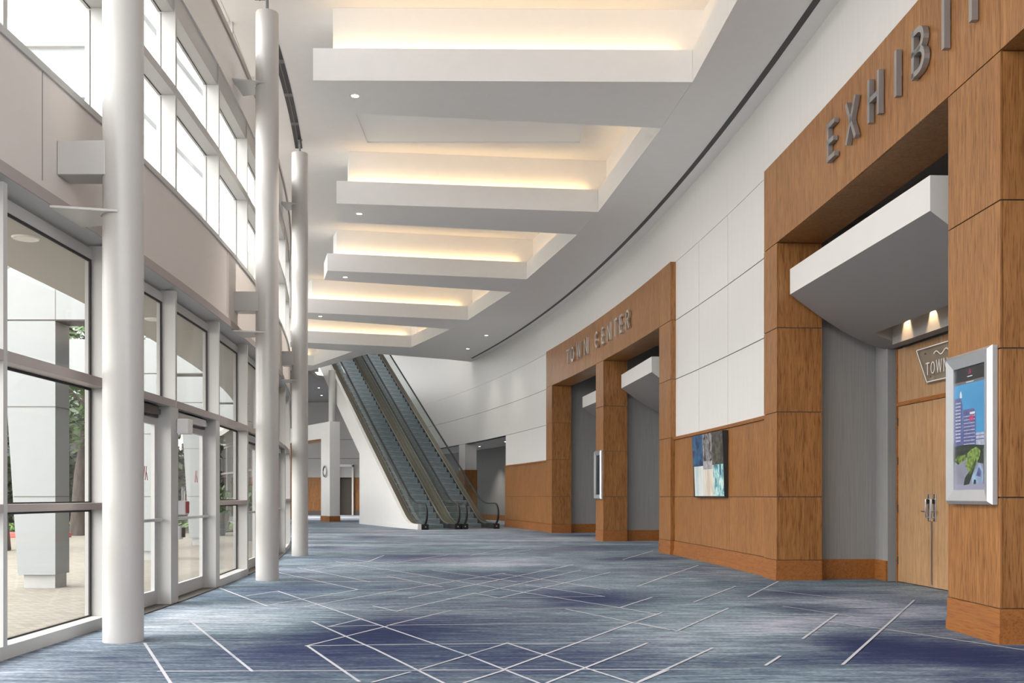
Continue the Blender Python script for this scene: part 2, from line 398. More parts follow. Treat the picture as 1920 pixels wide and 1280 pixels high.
# ribs
RIBS = [((-2.905, 14.54), (2.646, 14.60), (2.465, 16.43), (-3.0, 15.73)), ((-3.64, 20.65), (1.84, 21.27), (1.52, 23.1), (-3.885, 22.05)),
        ((-4.97, 26.8), (.41, 27.86), (-.03, 29.6), (-5.28, 27.97)), ((-6.85, 32.9), (-1.52, 34.3), (-2.25, 36.2), (-7.25, 34.0)),
        ((-9.0, 39.1), (-4.11, 40.6), (-6.69, 41.8), (-9.4, 40.3)), ((-13.4, 45.0), (-9.2, 46.2), (-9.9, 48.4), (-13.9, 46.5))]
RL = ['white dropped ceiling beam nearest the camera, widest of the row', 'second white ceiling beam from the camera, above the middle white column top', 'third white ceiling beam from the camera with its end face showing',
      'fourth white ceiling beam from the camera, its end behind the third column', 'fifth white ceiling beam from the camera, just before the escalator well', 'farthest white ceiling beam, over the white portal left of the escalators']
LIGHTS = []
def area(loc, sx, sy, power, color, direction, name='cove_lamp', spread=None, xaxis=None):
    d = bpy.data.lights.new(name, 'AREA'); d.shape = 'RECTANGLE'; d.size = sx; d.size_y = sy; d.energy = power; d.color = color
    if spread: d.spread = spread
    o = bpy.data.objects.new(name, d); COL.objects.link(o); o.location = loc
    zax = -Vector(direction).normalized()
    if xaxis is None: o.rotation_euler = zax.to_track_quat('Z', 'Y').to_euler()
    else:
        xa = Vector(xaxis).normalized(); ya = zax.cross(xa).normalized(); xa = ya.cross(zax)
        o.rotation_euler = Matrix((xa, ya, zax)).transposed().to_euler()
    return o
WARM = (1, .66, .30)
COVE = .42
for i, (fl, fr, br, bl) in enumerate(RIBS):
    fl, fr, br, bl = [Vector(p) for p in (fl, fr, br, bl)]
    t = (fr - fl).normalized(); n = Vector((-t.y, t.x))
    g = t * .004
    root = empty('ceiling_beam', ((fl.x + br.x) / 2, (fl.y + br.y) / 2, ZS))
    mb = MB(); mb.prism([tuple(fl), tuple(fr - g), tuple(br - g), tuple(bl)], ZS, ZLIP)
    mb.build('beam_body', CEILW, root)
    e = (fl - bl).normalized()
    a = fl + t * .25 + n * .24; b = fr + n * .24 + t * .235; c = br + t * .2 - n * .2; d = bl + t * .25 - n * .2
    mb = MB(); mb.prism([tuple(a), tuple(b), tuple(c), tuple(d)], ZLIP + .002, ZC - .002)
    mb.build('upper_wall', CEILW, root)
    tag(root, RL[i], 'ceiling beam', 'ceiling beams')
    ln = (fr - fl).length
    c = fl + (fr - fl) * .5 + n * .12
    area((c.x, c.y, ZLIP + .03), ln - .4, .04, COVE * ln, WARM, (n.x * .55, n.y * .55, .75), xaxis=(t.x, t.y, 0))
for (a, b) in ((1, 2), (3, 4), (5, 6), (7, 8), (9, 10)):
    a = Vector(XI[a]); b = Vector(XI[b]); t = (b - a).normalized(); n = Vector((t.y, -t.x)); c = (a + b) / 2 + n * .12
    if a.y < 9: a = Vector((2.85, 10.0)); c = (a + b) / 2 + n * .12
    area((c.x, c.y, ZLIP + .03), (b - a).length * .9, .04, COVE * (b - a).length * .5, WARM, (n.x * .5, n.y * .5, .8), xaxis=(t.x, t.y, 0))
# pale panel in the second coffer
root = empty('ceiling_panel', (-.8, 18.7, ZC))
MB().box(-2.98, 1.40, 17.0, 20.38, ZC - .012, ZC - .004).build('panel_face', PANELG, root)
mb = MB()
for (x0, x1, y0, y1) in ((-3.0, -2.95, 16.97, 20.4), (1.38, 1.42, 16.97, 20.4), (-2.95, 1.38, 20.34, 20.4), (-2.95, 1.38, 16.97, 17.02)): mb.box(x0, x1, y0, y1, ZC - .035, ZC - .003)
mb.build('panel_rim', CEILW, root)
tag(root, 'pale grey rectangular panel in the ceiling between the two nearest beams', 'ceiling panel')
# slots
mb = MB(); slot = lambda y, o: PR(y, o)
cslab(mb, PR, 2.0, 43.9, .24, .33, ZS - .006, ZS - .0005, step=.8)
tag(mb.build('slot_diffuser', BLACK), 'long curved black slot in the white ceiling along the right wall', 'ceiling slot')
def colslot(y): return XL(y) + (.40 + .0)
for (y0, y1, lab) in ((8.9, 14.55, 'black ceiling slot running up to the second white column'), (15.2, 20.75, 'black ceiling slot between the second and third white columns')):
    root = empty('slot_diffuser', ((colslot(y0)), y0, ZC))
    mb = MB(); mb2 = MB(); P = lambda y, o: (XL(y) + .31 + o, y)
    cslab(mb, P, y0, y1, -.075, .075, ZC - .008, ZC - .0005, step=.5)
    for k in range(1, 4):
        yy = y0 + (y1 - y0) * k / 4; cslab(mb2, P, yy - .07, yy + .07, -.076, .076, ZC - .014, ZC - .007)
    cslab(mb2, P, y0, y1, -.008, .008, ZC - .016, ZC - .006, step=.5)
    mb.build('slot', BLACK, root); mb2.build('divider', simple('slot_divider_grey', (.16, .16, .16), .5), root)
    tag(root, lab, 'ceiling slot')
# downlights
def downlight(x, y, z, label, power=60, group='recessed downlights', tilt=None):
    root = empty('downlight', (x, y, z))
    mb = MB(); mb.lathe(x, y, [(.055, z - .001), (.058, z - .006), (.085, z - .007), (.09, z - .001)], 20, caps=False)
    mb.build('trim_ring', WHITE, root, smooth=True)
    mb = MB(); mb.lathe(x, y, [(.056, z - .004), (.056, z - .002)], 20); mb.build('lens', LAMP, root)
    tag(root, label, 'downlight', group)
    if power:
        d = bpy.data.lights.new('downlight_spot', 'SPOT'); d.energy = power; d.spot_size = math.radians(95); d.spot_blend = .8; d.color = (1, .92, .82); d.shadow_soft_size = .06
        o = bpy.data.objects.new('downlight_spot', d); COL.objects.link(o); o.location = (x, y, z - .03)
downlight(-2.38, 15.1, ZS, 'small bright downlight under the nearest ceiling beam', 150)
downlight(-3.28, 21.4, ZS, 'small downlight under the second ceiling beam', 150)
downlight(-4.62, 27.6, ZS, 'small downlight under the third ceiling beam', 150)
downlight(-6.47, 33.6, ZS, 'small downlight under the fourth ceiling beam', 150)
downlight(-.97, 37.6, ZS, 'right-hand round downlight in the flat ceiling before the escalators', 22)
downlight(-1.82, 41.0, ZS, 'left-hand round downlight in the flat ceiling before the escalators', 22)
downlight(-10.75, 55.4, 7.24, 'nearer round downlight in the grey ceiling left of the escalators', 700)
downlight(-11.4, 59.6, 7.24, 'farther round downlight in the grey ceiling left of the escalators', 700)
# ------------------------------------------------------------------ right wall
mb = MB()
cslab(mb, PR, -4, 66, -.25, 0, 6.06, ZS + .3, mi=0)
cslab(mb, PR, 42, 66, -.25, 0, ZS + .3, 13.0, mi=0)
struct(mb.build('wall_right', PANELW))
def panelled(y0, y1, ysplits, zs, name, base_o=0.):
    mb = MB(); cslab(mb, PR, y0, y1, -.25, -.012, zs[0], zs[-1] - .003, mi=1)
    yy = [y0] + list(ysplits) + [y1]
    for a, b in zip(yy[:-1], yy[1:]):
        for c, d in zip(zs[:-1], zs[1:]):
            ga = .006 if a != y0 else 0; gb = .006 if b != y1 else 0
            cslab(mb, PR, a + ga, b - gb, -.011, 0, c + .008, d - .008, mi=0)
    struct(mb.build(name, [PANELW, JOINT]))
panelled(14.9, 20.6, [17.15, 18.95], ZJ[2:6], 'wall_right_panels')
panelled(33.5, 39.6, [], ZJ[2:6], 'wall_right_panels')
panelled(39.6, 66, [], ZJ[3:6], 'wall_right_panels')
def wainscot(y0, y1, splits, name):
    mb = MB(); cslab(mb, PR, y0, y1, -.25, .010, 0, 2.38, mi=1)
    yy = [y0] + splits + [y1]
    for a, b in zip(yy[:-1], yy[1:]):
        for c, d in ((.29, 1.2), (1.2, 2.375)):
            cslab(mb, PR, a + .004, b - .004, .011, .03, c + .005, d - .005, mi=0)
    o = struct(mb.build(name, [WOOD, JOINT]))
    mb = MB(); cslab(mb, PR, y0, y1, .0, .06, 2.375, 2.43); struct(mb.build('trim_1', WOODP))
    mb = MB(); cslab(mb, PR, y0, y1, .005, .045, .0, .285); cslab(mb, PR, y0, y1, .045, .062, .0, .09); struct(mb.build('baseboard_right', WOODP))
wainscot(14.93, 20.58, [16.95, 18.7], 'wall_right_wainscot')
wainscot(33.53, 39.6, [36.6], 'wall_right_wainscot')
def pillar(y0, y1, label, fo=.11):
    c = PR((y0 + y1) / 2, 0)
    root = empty('wood_pillar', (c[0], c[1], 0))
    mb = MB(); P = PR
    D = .55
    cslab(mb, P, y0 + .02, y1 - .02, -D, fo - .02, 0, 4.845, mi=1)
    for a, b in ((.29, 1.2), (1.2, 2.42), (2.42, 3.63), (3.63, 4.85)):
        cslab(mb, P, y0, y1, fo - .018, fo, a + .006, b - .006)
        cslab(mb, P, y0, y0 + .018, -D, fo - .022, a + .006, b - .006)
        cslab(mb, P, y1 - .018, y1, -D, fo - .022, a + .006, b - .006)
    mb.build('pillar_panels', [WOOD, JOINT], root)
    mb = MB(); cslab(mb, P, y0 - .008, y1 + .008, -D, fo + .008, 0, .288)
    cslab(mb, P, y0 - .016, y1 + .016, -D, fo + .016, 0, .085)
    mb.build('plinth', WOODP, root)
    tag(root, label, 'pillar', 'wood clad pillars')
pillar(8.135, 9.09, 'nearest wood-clad pillar at the right edge, carrying the lit picture screen')
pillar(14.31, 14.9, 'wood-clad pillar at the left end of the exhibit opening, beside the white panel wall')
pillar(20.6, 21.5, 'wood-clad pillar at the right end of the town center entrance')
pillar(26.7, 27.5, 'middle wood-clad pillar of the town center entrance with a dark screen on it')
pillar(32.75, 33.5, 'wood-clad pillar at the left end of the town center entrance')
def header(y0, y1, splits, label, fo=.11):
    c = PR((y0 + y1) / 2, 0); root = empty('wood_header', (c[0], c[1], 4.85))
    mb = MB(); D = .55
    cslab(mb, PR, y0 + .01, y1 - .01, -D + .01, fo - .02, 4.87, 6.05, mi=1)
    yy = [y0] + splits + [y1]
    for a, b in zip(yy[:-1], yy[1:]):
        cslab(mb, PR, a + .004, b - .004, fo - .018, fo, 4.856, 6.06)
        cslab(mb, PR, a + .004, b - .004, -D, fo - .022, 4.852, 4.868)
    cslab(mb, PR, y0, y0 + .018, -.2, fo - .02, 4.87, 6.055); cslab(mb, PR, y1 - .018, y1, -.2, fo - .02, 4.87, 6.055)
    cslab(mb, PR, y0, y1, 0, fo - .02, 6.05, 6.058)
    mb.build('header_panels', [WOOD, JOINT], root)
    tag(root, label, 'header')
header(2.6, 14.895, [5.4, 8.135, 9.09, 11.7, 14.31], 'long curved wood header with silver EXHIBIT letters')
header(20.605, 33.495, [21.5, 24.1, 26.7, 27.5, 30.1, 32.75], 'curved wood header with silver TOWN CENTER letters')
# alcoves
def alcove(y0, y1, label_n):
    mb = MB()
    cslab(mb, PR, y1 + .22, y1 + .42, -1.75, -.55, 0, 5.3)          # far side wall
    cslab(mb, PR, y0 - .42, y0 - .22, -1.75, -.55, 0, 5.3)
    cslab(mb, PR, y0 - .42, y1 + .42, -1.85, -1.66, 0, 5.3)
    if label_n == 1: cslab(mb, PR, y1 - .18, y1 + .3, -1.66, -1.44, 0, 5.3)
    struct(mb.build('wall_alcove', FABRIC))
    mb = MB(); cslab(mb, PR, y0 - .42, y1 + .42, -1.75, -.56, 5.3, 5.45); struct(mb.build('ceiling_alcove', FABRIC))
    mb = MB(); cslab(mb, PR, y1 + .19, y1 + .22, -1.5, -.57, 0, .25); cslab(mb, PR, y1 + .185, y1 + .22, -1.5, -.57, .25, .29)
    cslab(mb, PR, y0 - .22, y1 + .19, -1.66, -1.63, 0, .29) if label_n > 1 else cslab(mb, PR, y1 - .18, y1 + .19, -1.44, -1.41, 0, .29)
    struct(mb.build('baseboard_alcove', WOODP))
alcove(9.09, 14.31, 1); alcove(21.5, 26.7, 2); alcove(27.5, 32.75, 3); alcove(2.6, 8.1, 4)
# canopies
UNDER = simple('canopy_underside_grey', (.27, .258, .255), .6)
def canopy(A, B, label, slot=True):
    """A far front corner, B near front corner (plan)"""
    A = Vector(A); B = Vector(B); t = (B - A).normalized(); n = Vector((-t.y, t.x))   # n points into the alcove (+x)
    if n.x < 0: n = -n
    L = (B - A).length
    root = empty('entry_canopy', (A.x, A.y, 3.3))
    z0, z1 = 4.09, 4.45
    def zc(u): return z0 - (z0 - 3.29) * math.sin(u / 1.52 * math.radians(77.4)) / math.sin(math.radians(77.4))
    def P(u, w, z): q = A + t * w + n * u; return V(q.x, q.y, z)
    def shell(w0, w1, umin, umax):
        us_ = [umin + (umax - umin) * k / 14 for k in range(15)]
        mb = MB()
        mb.loft([[P(umin, w, z1), P(umax, w, z1)] + [P(u, w, zc(u)) for u in us_[::-1]] for w in (w0, w1)], 0, True, True)
        return mb
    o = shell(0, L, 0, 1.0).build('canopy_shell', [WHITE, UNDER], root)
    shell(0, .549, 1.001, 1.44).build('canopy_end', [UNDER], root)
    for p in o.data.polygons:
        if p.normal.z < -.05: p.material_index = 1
    nf = (V(A.x, A.y, 0), V(t.x, t.y, 0), V(n.x, n.y, 0), Z)
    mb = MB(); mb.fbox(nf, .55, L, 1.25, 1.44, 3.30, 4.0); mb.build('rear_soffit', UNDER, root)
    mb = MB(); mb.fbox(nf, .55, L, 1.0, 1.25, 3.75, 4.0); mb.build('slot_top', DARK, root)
    if slot:
        for k in range(4):
            w = 1.0 + .72 * k
            m2 = MB(); c = P(1.12, w, 3.74); m2.lathe(c.x, c.y, [(.03, 3.70), (.03, 3.745)], 12); m2.build('slot_lamp', LAMPW, root)
            d = bpy.data.lights.new('slot_spot', 'SPOT'); d.energy = 8; d.spot_size = math.radians(60); d.spot_blend = .5; d.color = (1, .7, .4); d.shadow_soft_size = .015
            o = bpy.data.objects.new('slot_spot', d); COL.objects.link(o); o.location = P(1.15, w, 3.69); o.rotation_euler = (-V(n.x * .35, n.y * .35, -1)).to_track_quat('Z', 'Y').to_euler()
    tag(root, label, 'canopy', 'entrance canopies')
canopy((3.97, 14.22), (4.22, 10.05), 'white curved canopy inside the exhibit opening above the wooden doors')
canopy((2.92, 26.6), (3.24, 23.1), 'white curved canopy in the right-hand town center opening')
canopy((2.30, 32.5), (2.78, 29.0), 'white curved canopy in the left-hand town center opening, half hidden by the middle pillar')
m2 = MB()
# double door in the exhibit alcove
def wood_doors():
    yA, yB = 14.07, 12.12
    xa, xb = 5.455, 5.60
    A = V(xa, yA, 0); B = V(xb, yB, 0); t = (B - A).normalized(); n = V(t.y, -t.x, 0)
    if n.x > 0: n = -n
    fr = (A, t, Z, n); L = (B - A).length
    root = empty('door_1', A); struct(root)
    mb = MB()
    mb.fbox(fr, -.02, 0, 0, 3.28, -.05, .02); mb.fbox(fr, L, L + .06, 0, 3.28, -.05, .02); mb.fbox(fr, 0, L, 2.48, 2.53, -.05, .02)
    mb.build('door_frame', WOODP, root)
    MB().fbox(fr, 0, L, 2.53, 3.28, -.05, .0).build('transom_panel', DOORW, root)
    MB().fbox(fr, -.05, L + .06, 0, 3.28, -.08, -.055).build('door_backing', DARK, root)
    for k in range(2):
        a0 = k * L / 2 + .004; a1 = (k + 1) * L / 2 - .004
        lf = MB().fbox(fr, a0, a1, .012, 2.475, -.045, .0).build('door_leaf', DOORW, root)
        c = L / 2 + (-.075 if k == 0 else .075)
        mb = MB(); mb.fbox(fr, c - .032, c + .032, .88, 1.24, 0, .012)
        mb.build('handle_plate', STEEL, lf, bevel=.006)
        mb = MB(); O = fr[0]; P = lambda a, z, cc: O + t * a + Z * z + n * cc
        mb.tube([P(c, .93, .0), P(c, .93, .05), P(c, 1.17, .05), P(c, 1.17, 0)], .013, 10)
        mb.tube([P(c, 1.01, .05), P(c + (-.11 if k == 0 else .11), 1.01, .055)], .009, 8)
        mb.build('lever_handle', STEEL, lf, smooth=True)
        MB().fbox(fr, c - .04, c + .02, 1.11, 1.17, .012, .045).build('lock_body', BLACK, lf, bevel=.005)
        if k == 0:
            for z in (.25, .98, 1.65, 2.2): MB().fbox(fr, -.012, .012, z, z + .11, -.005, .012).build('hinge', BROWNM, lf)
    MB().fbox(fr, L / 2 - .018, L / 2 + .018, .05, .88, .0, .010).build('astragal', STEEL, root)
    # far part of the alcove back wall beyond the doors is left as wall covering
    # sign
    s = empty('acrylic_sign', A + t * .55 + Z * 2.7)
    def Q(a, z, c): return A + t * a + Z * z + n * c
    mb = MB()
    outer = [(.62, 3.18), (.92, 2.70), (2.35, 2.70), (2.62, 3.18)]
    def ringpoly(mb, pts, c0, c1): mb.loft([[Q(a, z, c0) for a, z in pts], [Q(a, z, c1) for a, z in pts]])
    ringpoly(mb, outer, .05, .062); mb.build('acrylic_plate', SGLASS, s)
    mb = MB(); ringpoly(mb, [(a - .05, z) for a, z in outer], .02, .03); mb.build('back_plate', simple('sign_back_grey', (.48, .43, .37), .35), s)
    mb = MB()
    for (p, q) in ((0, 1), (1, 2), (2, 3), (3, 0)):
        a = Vector(outer[p]); b = Vector(outer[q]); c = Vector((1.63, 2.94)); a = a + (c - a) * .05; b = b + (c - b) * .05
        d = (b - a).normalized(); e = Vector((-d.y, d.x)) * .006
        ringpoly(mb, [tuple(a - e), tuple(b - e), tuple(b + e), tuple(a + e)], .063, .066)
    mb.build('border_line', WHITE, s)
    for (a, z) in ((.86, 3.1), (1.0, 2.78), (2.3, 2.78), (2.4, 3.1)): MB().tube([Q(a, z, .0), Q(a, z, .05)], .012, 8).build('standoff', STEEL, s)
    return s, Q
sgn, SQ = wood_doors()
# ------------------------------------------------------------------ lettering
GL = {
 'E': (.62, [[(.09, 0), (.09, 1)], [(.0, .925), (.58, .925)], [(.0, .5), (.5, .5)], [(.0, .075), (.58, .075)]]),
 'X': (.74, [[(.06, 0), (.66, 1)], [(.66, 0), (.06, 1)]]),
 'H': (.74, [[(.09, 0), (.09, 1)], [(.65, 0), (.65, 1)], [(.09, .5), (.65, .5)]]),
 'I': (.22, [[(.11, 0), (.11, 1)]]),
 'T': (.66, [[(.33, 0), (.33, 1)], [(0, .925), (.66, .925)]]),
 'W': (1.05, [[(.06, 1), (.28, 0)], [(.28, 0), (.52, 1)], [(.52, 1), (.77, 0)], [(.77, 0), (.99, 1)]]),
 'N': (.76, [[(.09, 0), (.09, 1)], [(.67, 0), (.67, 1)], [(.09, 1), (.67, 0)]]),
}
def arc(cx, cy, rx, ry, a0, a1, n=14): return [(cx + rx * math.cos(math.radians(a0 + (a1 - a0) * k / n)), cy + ry * math.sin(math.radians(a0 + (a1 - a0) * k / n))) for k in range(n + 1)]
GL['O'] = (.80, [arc(.40, .5, .32, .425, 0, 360, 28)])
GL['C'] = (.74, [arc(.40, .5, .32, .425, 48, 312, 22)])
GL['B'] = (.68, [[(.09, 0), (.09, 1)], [(.02, .925), (.32, .925)] + arc(.32, .72, .25, .205, 90, -90, 10)[1:] + [(.02, .515)], [(.02, .515), (.34, .515)] + arc(.34, .295, .27, .22, 90, -90, 10)[1:] + [(.02, .075)]])
GL['R'] = (.70, [[(.09, 0), (.09, 1)], [(.02, .925), (.34, .925)] + arc(.34, .71, .26, .215, 90, -90, 10)[1:] + [(.02, .495)], [(.30, .5), (.62, 0)]])
def stroke(mb, pts, w, M, c0, c1):
    pts = [Vector(p) for p in pts]; n = len(pts); closed = (pts[0] - pts[-1]).length < 1e-5
    L_, R_ = [], []
    for k in range(n):
        if closed: a = pts[(k - 1) % (n - 1)]; b = pts[(k + 1) % (n - 1)] if k < n - 1 else pts[1]
        else: a = pts[max(k - 1, 0)]; b = pts[min(k + 1, n - 1)]
        d = (b - a).normalized(); e = Vector((-d.y, d.x)) * w / 2
        L_.append(pts[k] + e); R_.append(pts[k] - e)
    rings = [[M(L_[k], c0), M(R_[k], c0), M(R_[k], c1), M(L_[k], c1)] for k in range(n)]
    mb.loft(rings, 0, True, not closed)
def letter(ch, fr, h, wscale, sw, depth, mat, parent, c0=.012):
    w, strokes = GL[ch]; O, A, B, C = fr; mb = MB()
    M = lambda p, c: O + A * ((p.x - w / 2) * h * wscale) + B * (p.y * h) + C * c
    for s_ in strokes: stroke(mb, s_, sw, M, c0, c0 + depth)
    # pins to the wall
    p0 = O + B * (h * .5); 
    mb.fbox((O, A, B, C), -.01, .01, h * .45, h * .55, 0.0, c0)
    return mb.build('letter', mat, parent)
def sign_word(chars, z, h, mat, label, wscale, sw, depth):
    ys = [y for _, y in chars]; c = PR(sum(ys) / len(ys), .11); root = empty('letter_sign', (c[0], c[1], z))
    for ch, y in chars:
        letter(ch, frameR(y, .11, z), h, wscale, sw, depth, mat, root)
    tag(root, label, 'sign lettering')
sign_word([('E', 12.02), ('X', 11.38), ('H', 10.72), ('I', 10.13), ('B', 9.60), ('I', 9.05), ('T', 8.52)], 5.27, .47, SIGNM, 'silver EXHIBIT letters standing off the near wood header', 1.0, .12, .055)
sign_word([('T', 30.5), ('O', 29.95), ('W', 29.2), ('N', 28.38)], 5.25, .46, SIGNS, 'silver TOWN letters on the farther wood header', 1.0, .135, .06)
sign_word([('C', 27.2), ('E', 26.52), ('N', 25.88), ('T', 25.22), ('E', 24.7), ('R', 24.05)], 5.25, .46, SIGNS, 'silver CENTER letters on the farther wood header', 1.0, .135, .06)
# acrylic sign word + wave
def sign_text():
    o = SQ(0, 0, 0); t = (SQ(1, 0, 0) - o); n = (SQ(0, 0, 1) - o)
    x = .93
    for ch in 'TOWN':
        w = GL[ch][0]; h = .17; ww = w * h * .85
        fr = (SQ(x + ww / 2, 2.80, 0), t, Z, n)
        wsc = .85; O, A, B, C = fr; mb = MB()
        M = lambda p, c: O + A * ((p.x - w / 2) * h * wsc) + B * (p.y * h) + C * c
        for s_ in GL[ch][1]: stroke(mb, [(q[0], q[1]) for q in s_], .075, M, .063, .067)
        mb.build('letter', WHITE, sgn); x += ww + .03
    mb = MB(); pts = [(1.14 + .03 * k, 3.06 + .028 * math.sin(k * .75)) for k in range(14)]
    M = lambda p, c: SQ(p.x, p.y, c)
    stroke(mb, pts, .014, M, .063, .067); mb.build('wave_mark', WHITE, sgn)
    tag(sgn, 'clear slanted sign reading TOWN mounted above the wooden double doors', 'sign')
# stroke widths in letter() are in glyph units scaled by M for points; widths are handled in glyph space too
sign_text()
# ------------------------------------------------------------------ digital displays
def logo_m(mb, M, cx, cz, h, mi):
    w = h * .16
    for (x0, z0, x1, z1) in ((-.38, -.5, -.12, .5), (-.02, -.5, .24, .5), (.22, .05, .48, -.5)):
        a = Vector((cx + x0 * h, cz + z0 * h)); b = Vector((cx + x1 * h, cz + z1 * h))
        mb.face([M(a.x - w / 2, a.y), M(a.x + w / 2, a.y), M(b.x + w / 2, b.y), M(b.x - w / 2, b.y)], mi)
def screen_mat(name, col, st=.9, var=.0, sc=(20, 20, 20)):
    m = simple(name, col, .3, var=var, vscale=sc, emit=st * .24)
    bs = [n for n in m.node_tree.nodes if n.type == 'BSDF_PRINCIPLED'][0]
    for l in list(bs.inputs['Base Color'].links): m.node_tree.links.remove(l)
    bs.inputs['Base Color'].default_value = (.012, .012, .014, 1); return m
def display(y0, y1, z0, z1, label, lit):
    """frame on the front of a pillar; A runs from far (y1) to near (y0)"""
    fr = frameR(y1, .115, 0); O, A, B, C = fr
    W = (Vector(PR(y0, .115)) - Vector(PR(y1, .115))).length
    A = (V(*PR(y0, .115), 0) - V(*PR(y1, .115), 0)).normalized(); C = V(A.y, -A.x, 0); C = C if C.x < 0 else -C
    root = empty('digital_display', O + Z * z0)
    P = lambda a, z, c: O + A * a + Z * z + C * c
    bw = .125; dep = .075
    mb = MB()
    ob = [(0, z0), (W, z0), (W, z1), (0, z1)]; om = [(.03, z0 + .03), (W - .03, z0 + .03), (W - .03, z1 - .03), (.03, z1 - .03)]
    im = [(bw, z0 + bw), (W - bw, z0 + bw), (W - bw, z1 - bw), (bw, z1 - bw)]
    rings = [[P(a, z, 0) for a, z in ob], [P(a, z, dep * .55) for a, z in ob], [P(a, z, dep) for a, z in om], [P(a, z, dep - .025) for a, z in im], [P(a, z, .0) for a, z in im]]
    mb.loft(rings, 0, True, False)
    mb.build('frame', FRAMES, root)
    a0, a1, b0, b1 = bw - .004, W - bw + .004, z0 + bw - .004, z1 - bw + .004
    mb = MB(); cs = dep - .04
    MM = [0]
    def M(a, z): MM[0] += 0; return P(a0 + (a1 - a0) * a, b0 + (b1 - b0) * z, cs + lay[0])
    lay = [0.]
    def rect(x0, x1, y0_, y1_, mi): mb.face([M(x0, y0_), M(x1, y0_), M(x1, y1_), M(x0, y1_)], mi)
    def pol(pts, mi): mb.face([M(a, z) for a, z in pts], mi)
    mb.fbox((O, A, Z, C), a0, a1, b0, b1, .005, cs - .001, 0)
    if lit:
        mats = [screen_mat('screen_black', (.025, .025, .028), .35), screen_mat('screen_grey_bar', (.20, .20, .21), .6), screen_mat('screen_sky', (.055, .27, .50), 1.0, .12, (1, 1, 3)), screen_mat('screen_tower', (.09, .10, .24), 1.0, .35, (40, 40, 25)),
                screen_mat('screen_tower_pale', (.36, .38, .48), 1.0, .3, (40, 40, 20)), screen_mat('screen_trees', (.022, .032, .02), 1.0, .8, (30, 30, 30)), screen_mat('screen_street', (.23, .23, .29), 1.0, .15, (9, 9, 9)),
                screen_mat('screen_leaf', (.16, .24, .05), 1.0, .7, (40, 40, 40)), screen_mat('screen_vehicle', (.26, .36, .50), 1.0, .3, (9, 9, 9)), screen_mat('screen_logo', (.45, .04, .13), 1.0), screen_mat('screen_white', (.6, .6, .63), 1.0), screen_mat('screen_lilac', (.28, .27, .36), 1.0)]
        lay[0] = .0; rect(0, 1, 0, 1, 6)
        lay[0] = .0004; rect(0, 1, .34, .862, 2); rect(0, 1, .0, .05, 11); rect(0, 1, .862, .885, 1); rect(0, 1, .885, 1, 0)
        lay[0] = .0008; pol([(0, .34), (.26, .34), (.26, .70), (.20, .755), (0, .755)], 3); pol([(.26, .34), (.69, .34), (.69, .61), (.63, .655), (.28, .655)], 3)
        rect(.68, 1, .355, .455, 4); pol([(.17, .755), (.24, .755), (.24, .775), (.21, .815), (.17, .79)], 10)
        lay[0] = .0012
        for k in range(12): rect(.03, .20, .40 + .028 * k, .413 + .028 * k, 4)
        for k in range(9): rect(.30, .66, .37 + .028 * k, .377 + .028 * k, 4)
        rect(.50, .66, .610, .628, 10); rect(.48, .62, .56, .60, 9)
        rect(.68, 1, .40, .408, 3); rect(.68, 1, .43, .436, 3)
        pol([(0, .24), (.12, .21), (.3, .26), (.5, .27), (.75, .22), (1, .2), (1, .35), (.6, .365), (.3, .37), (0, .36)], 5)
        pol([(0, .25), (.18, .22), (.38, .25), (.36, .29), (.1, .28)], 7)
        lay[0] = .0016
        pol([(.36, .20), (.5, .12), (.62, .17), (.80, .26), (.84, .31), (.70, .345), (.56, .33), (.42, .30)], 7)
        pol([(.30, .04), (.48, .05), (.72, .23), (.70, .26), (.52, .17), (.34, .10)], 5); rect(.92, .97, .05, .33, 1)
        pol([(.98, .1), (1, .1), (1, .36), (.98, .34)], 5)
        lay[0] = .002
        pol([(.55, .05), (.88, .05), (.93, .10), (.90, .165), (.80, .215), (.68, .17), (.58, .12)], 8)
        lay[0] = .0024
        pol([(.70, .115), (.84, .105), (.86, .15), (.78, .185)], 3); pol([(.62, .05), (.70, .05), (.69, .085), (.63, .085)], 5); pol([(.97, .02), (1, .02), (1, .12), (.97, .10)], 5)
        mbl = lambda a, z: M(a, z)
        asp = (b1 - b0) / (a1 - a0)
        logo_m(mb, lambda a, z: M(.5 + (a - .5) * asp, z), .5, .955, .042, 9)
        rect(.42, .58, .914, .921, 10); rect(.38, .62, .870, .876, 10)
    else:
        mats = [screen_mat('screen_off_black', (.012, .014, .03), .25), screen_mat('screen_off_band', (.045, .045, .06), .4)]
        lay[0] = .0004; rect(0, 1, 0, 1, 0); lay[0] = .0008; rect(0, 1, .86, .9, 1); rect(.1, .9, .3, .8, 0)
    mb.build('screen', mats, root)
    tag(root, label, 'display screen')
display(8.17, 8.99, 1.14, 2.455, 'silver framed lit screen with a city street picture on the nearest pillar', True)
display(26.75, 27.45, 1.13, 2.45, 'silver framed dark screen on the middle town center pillar', False)
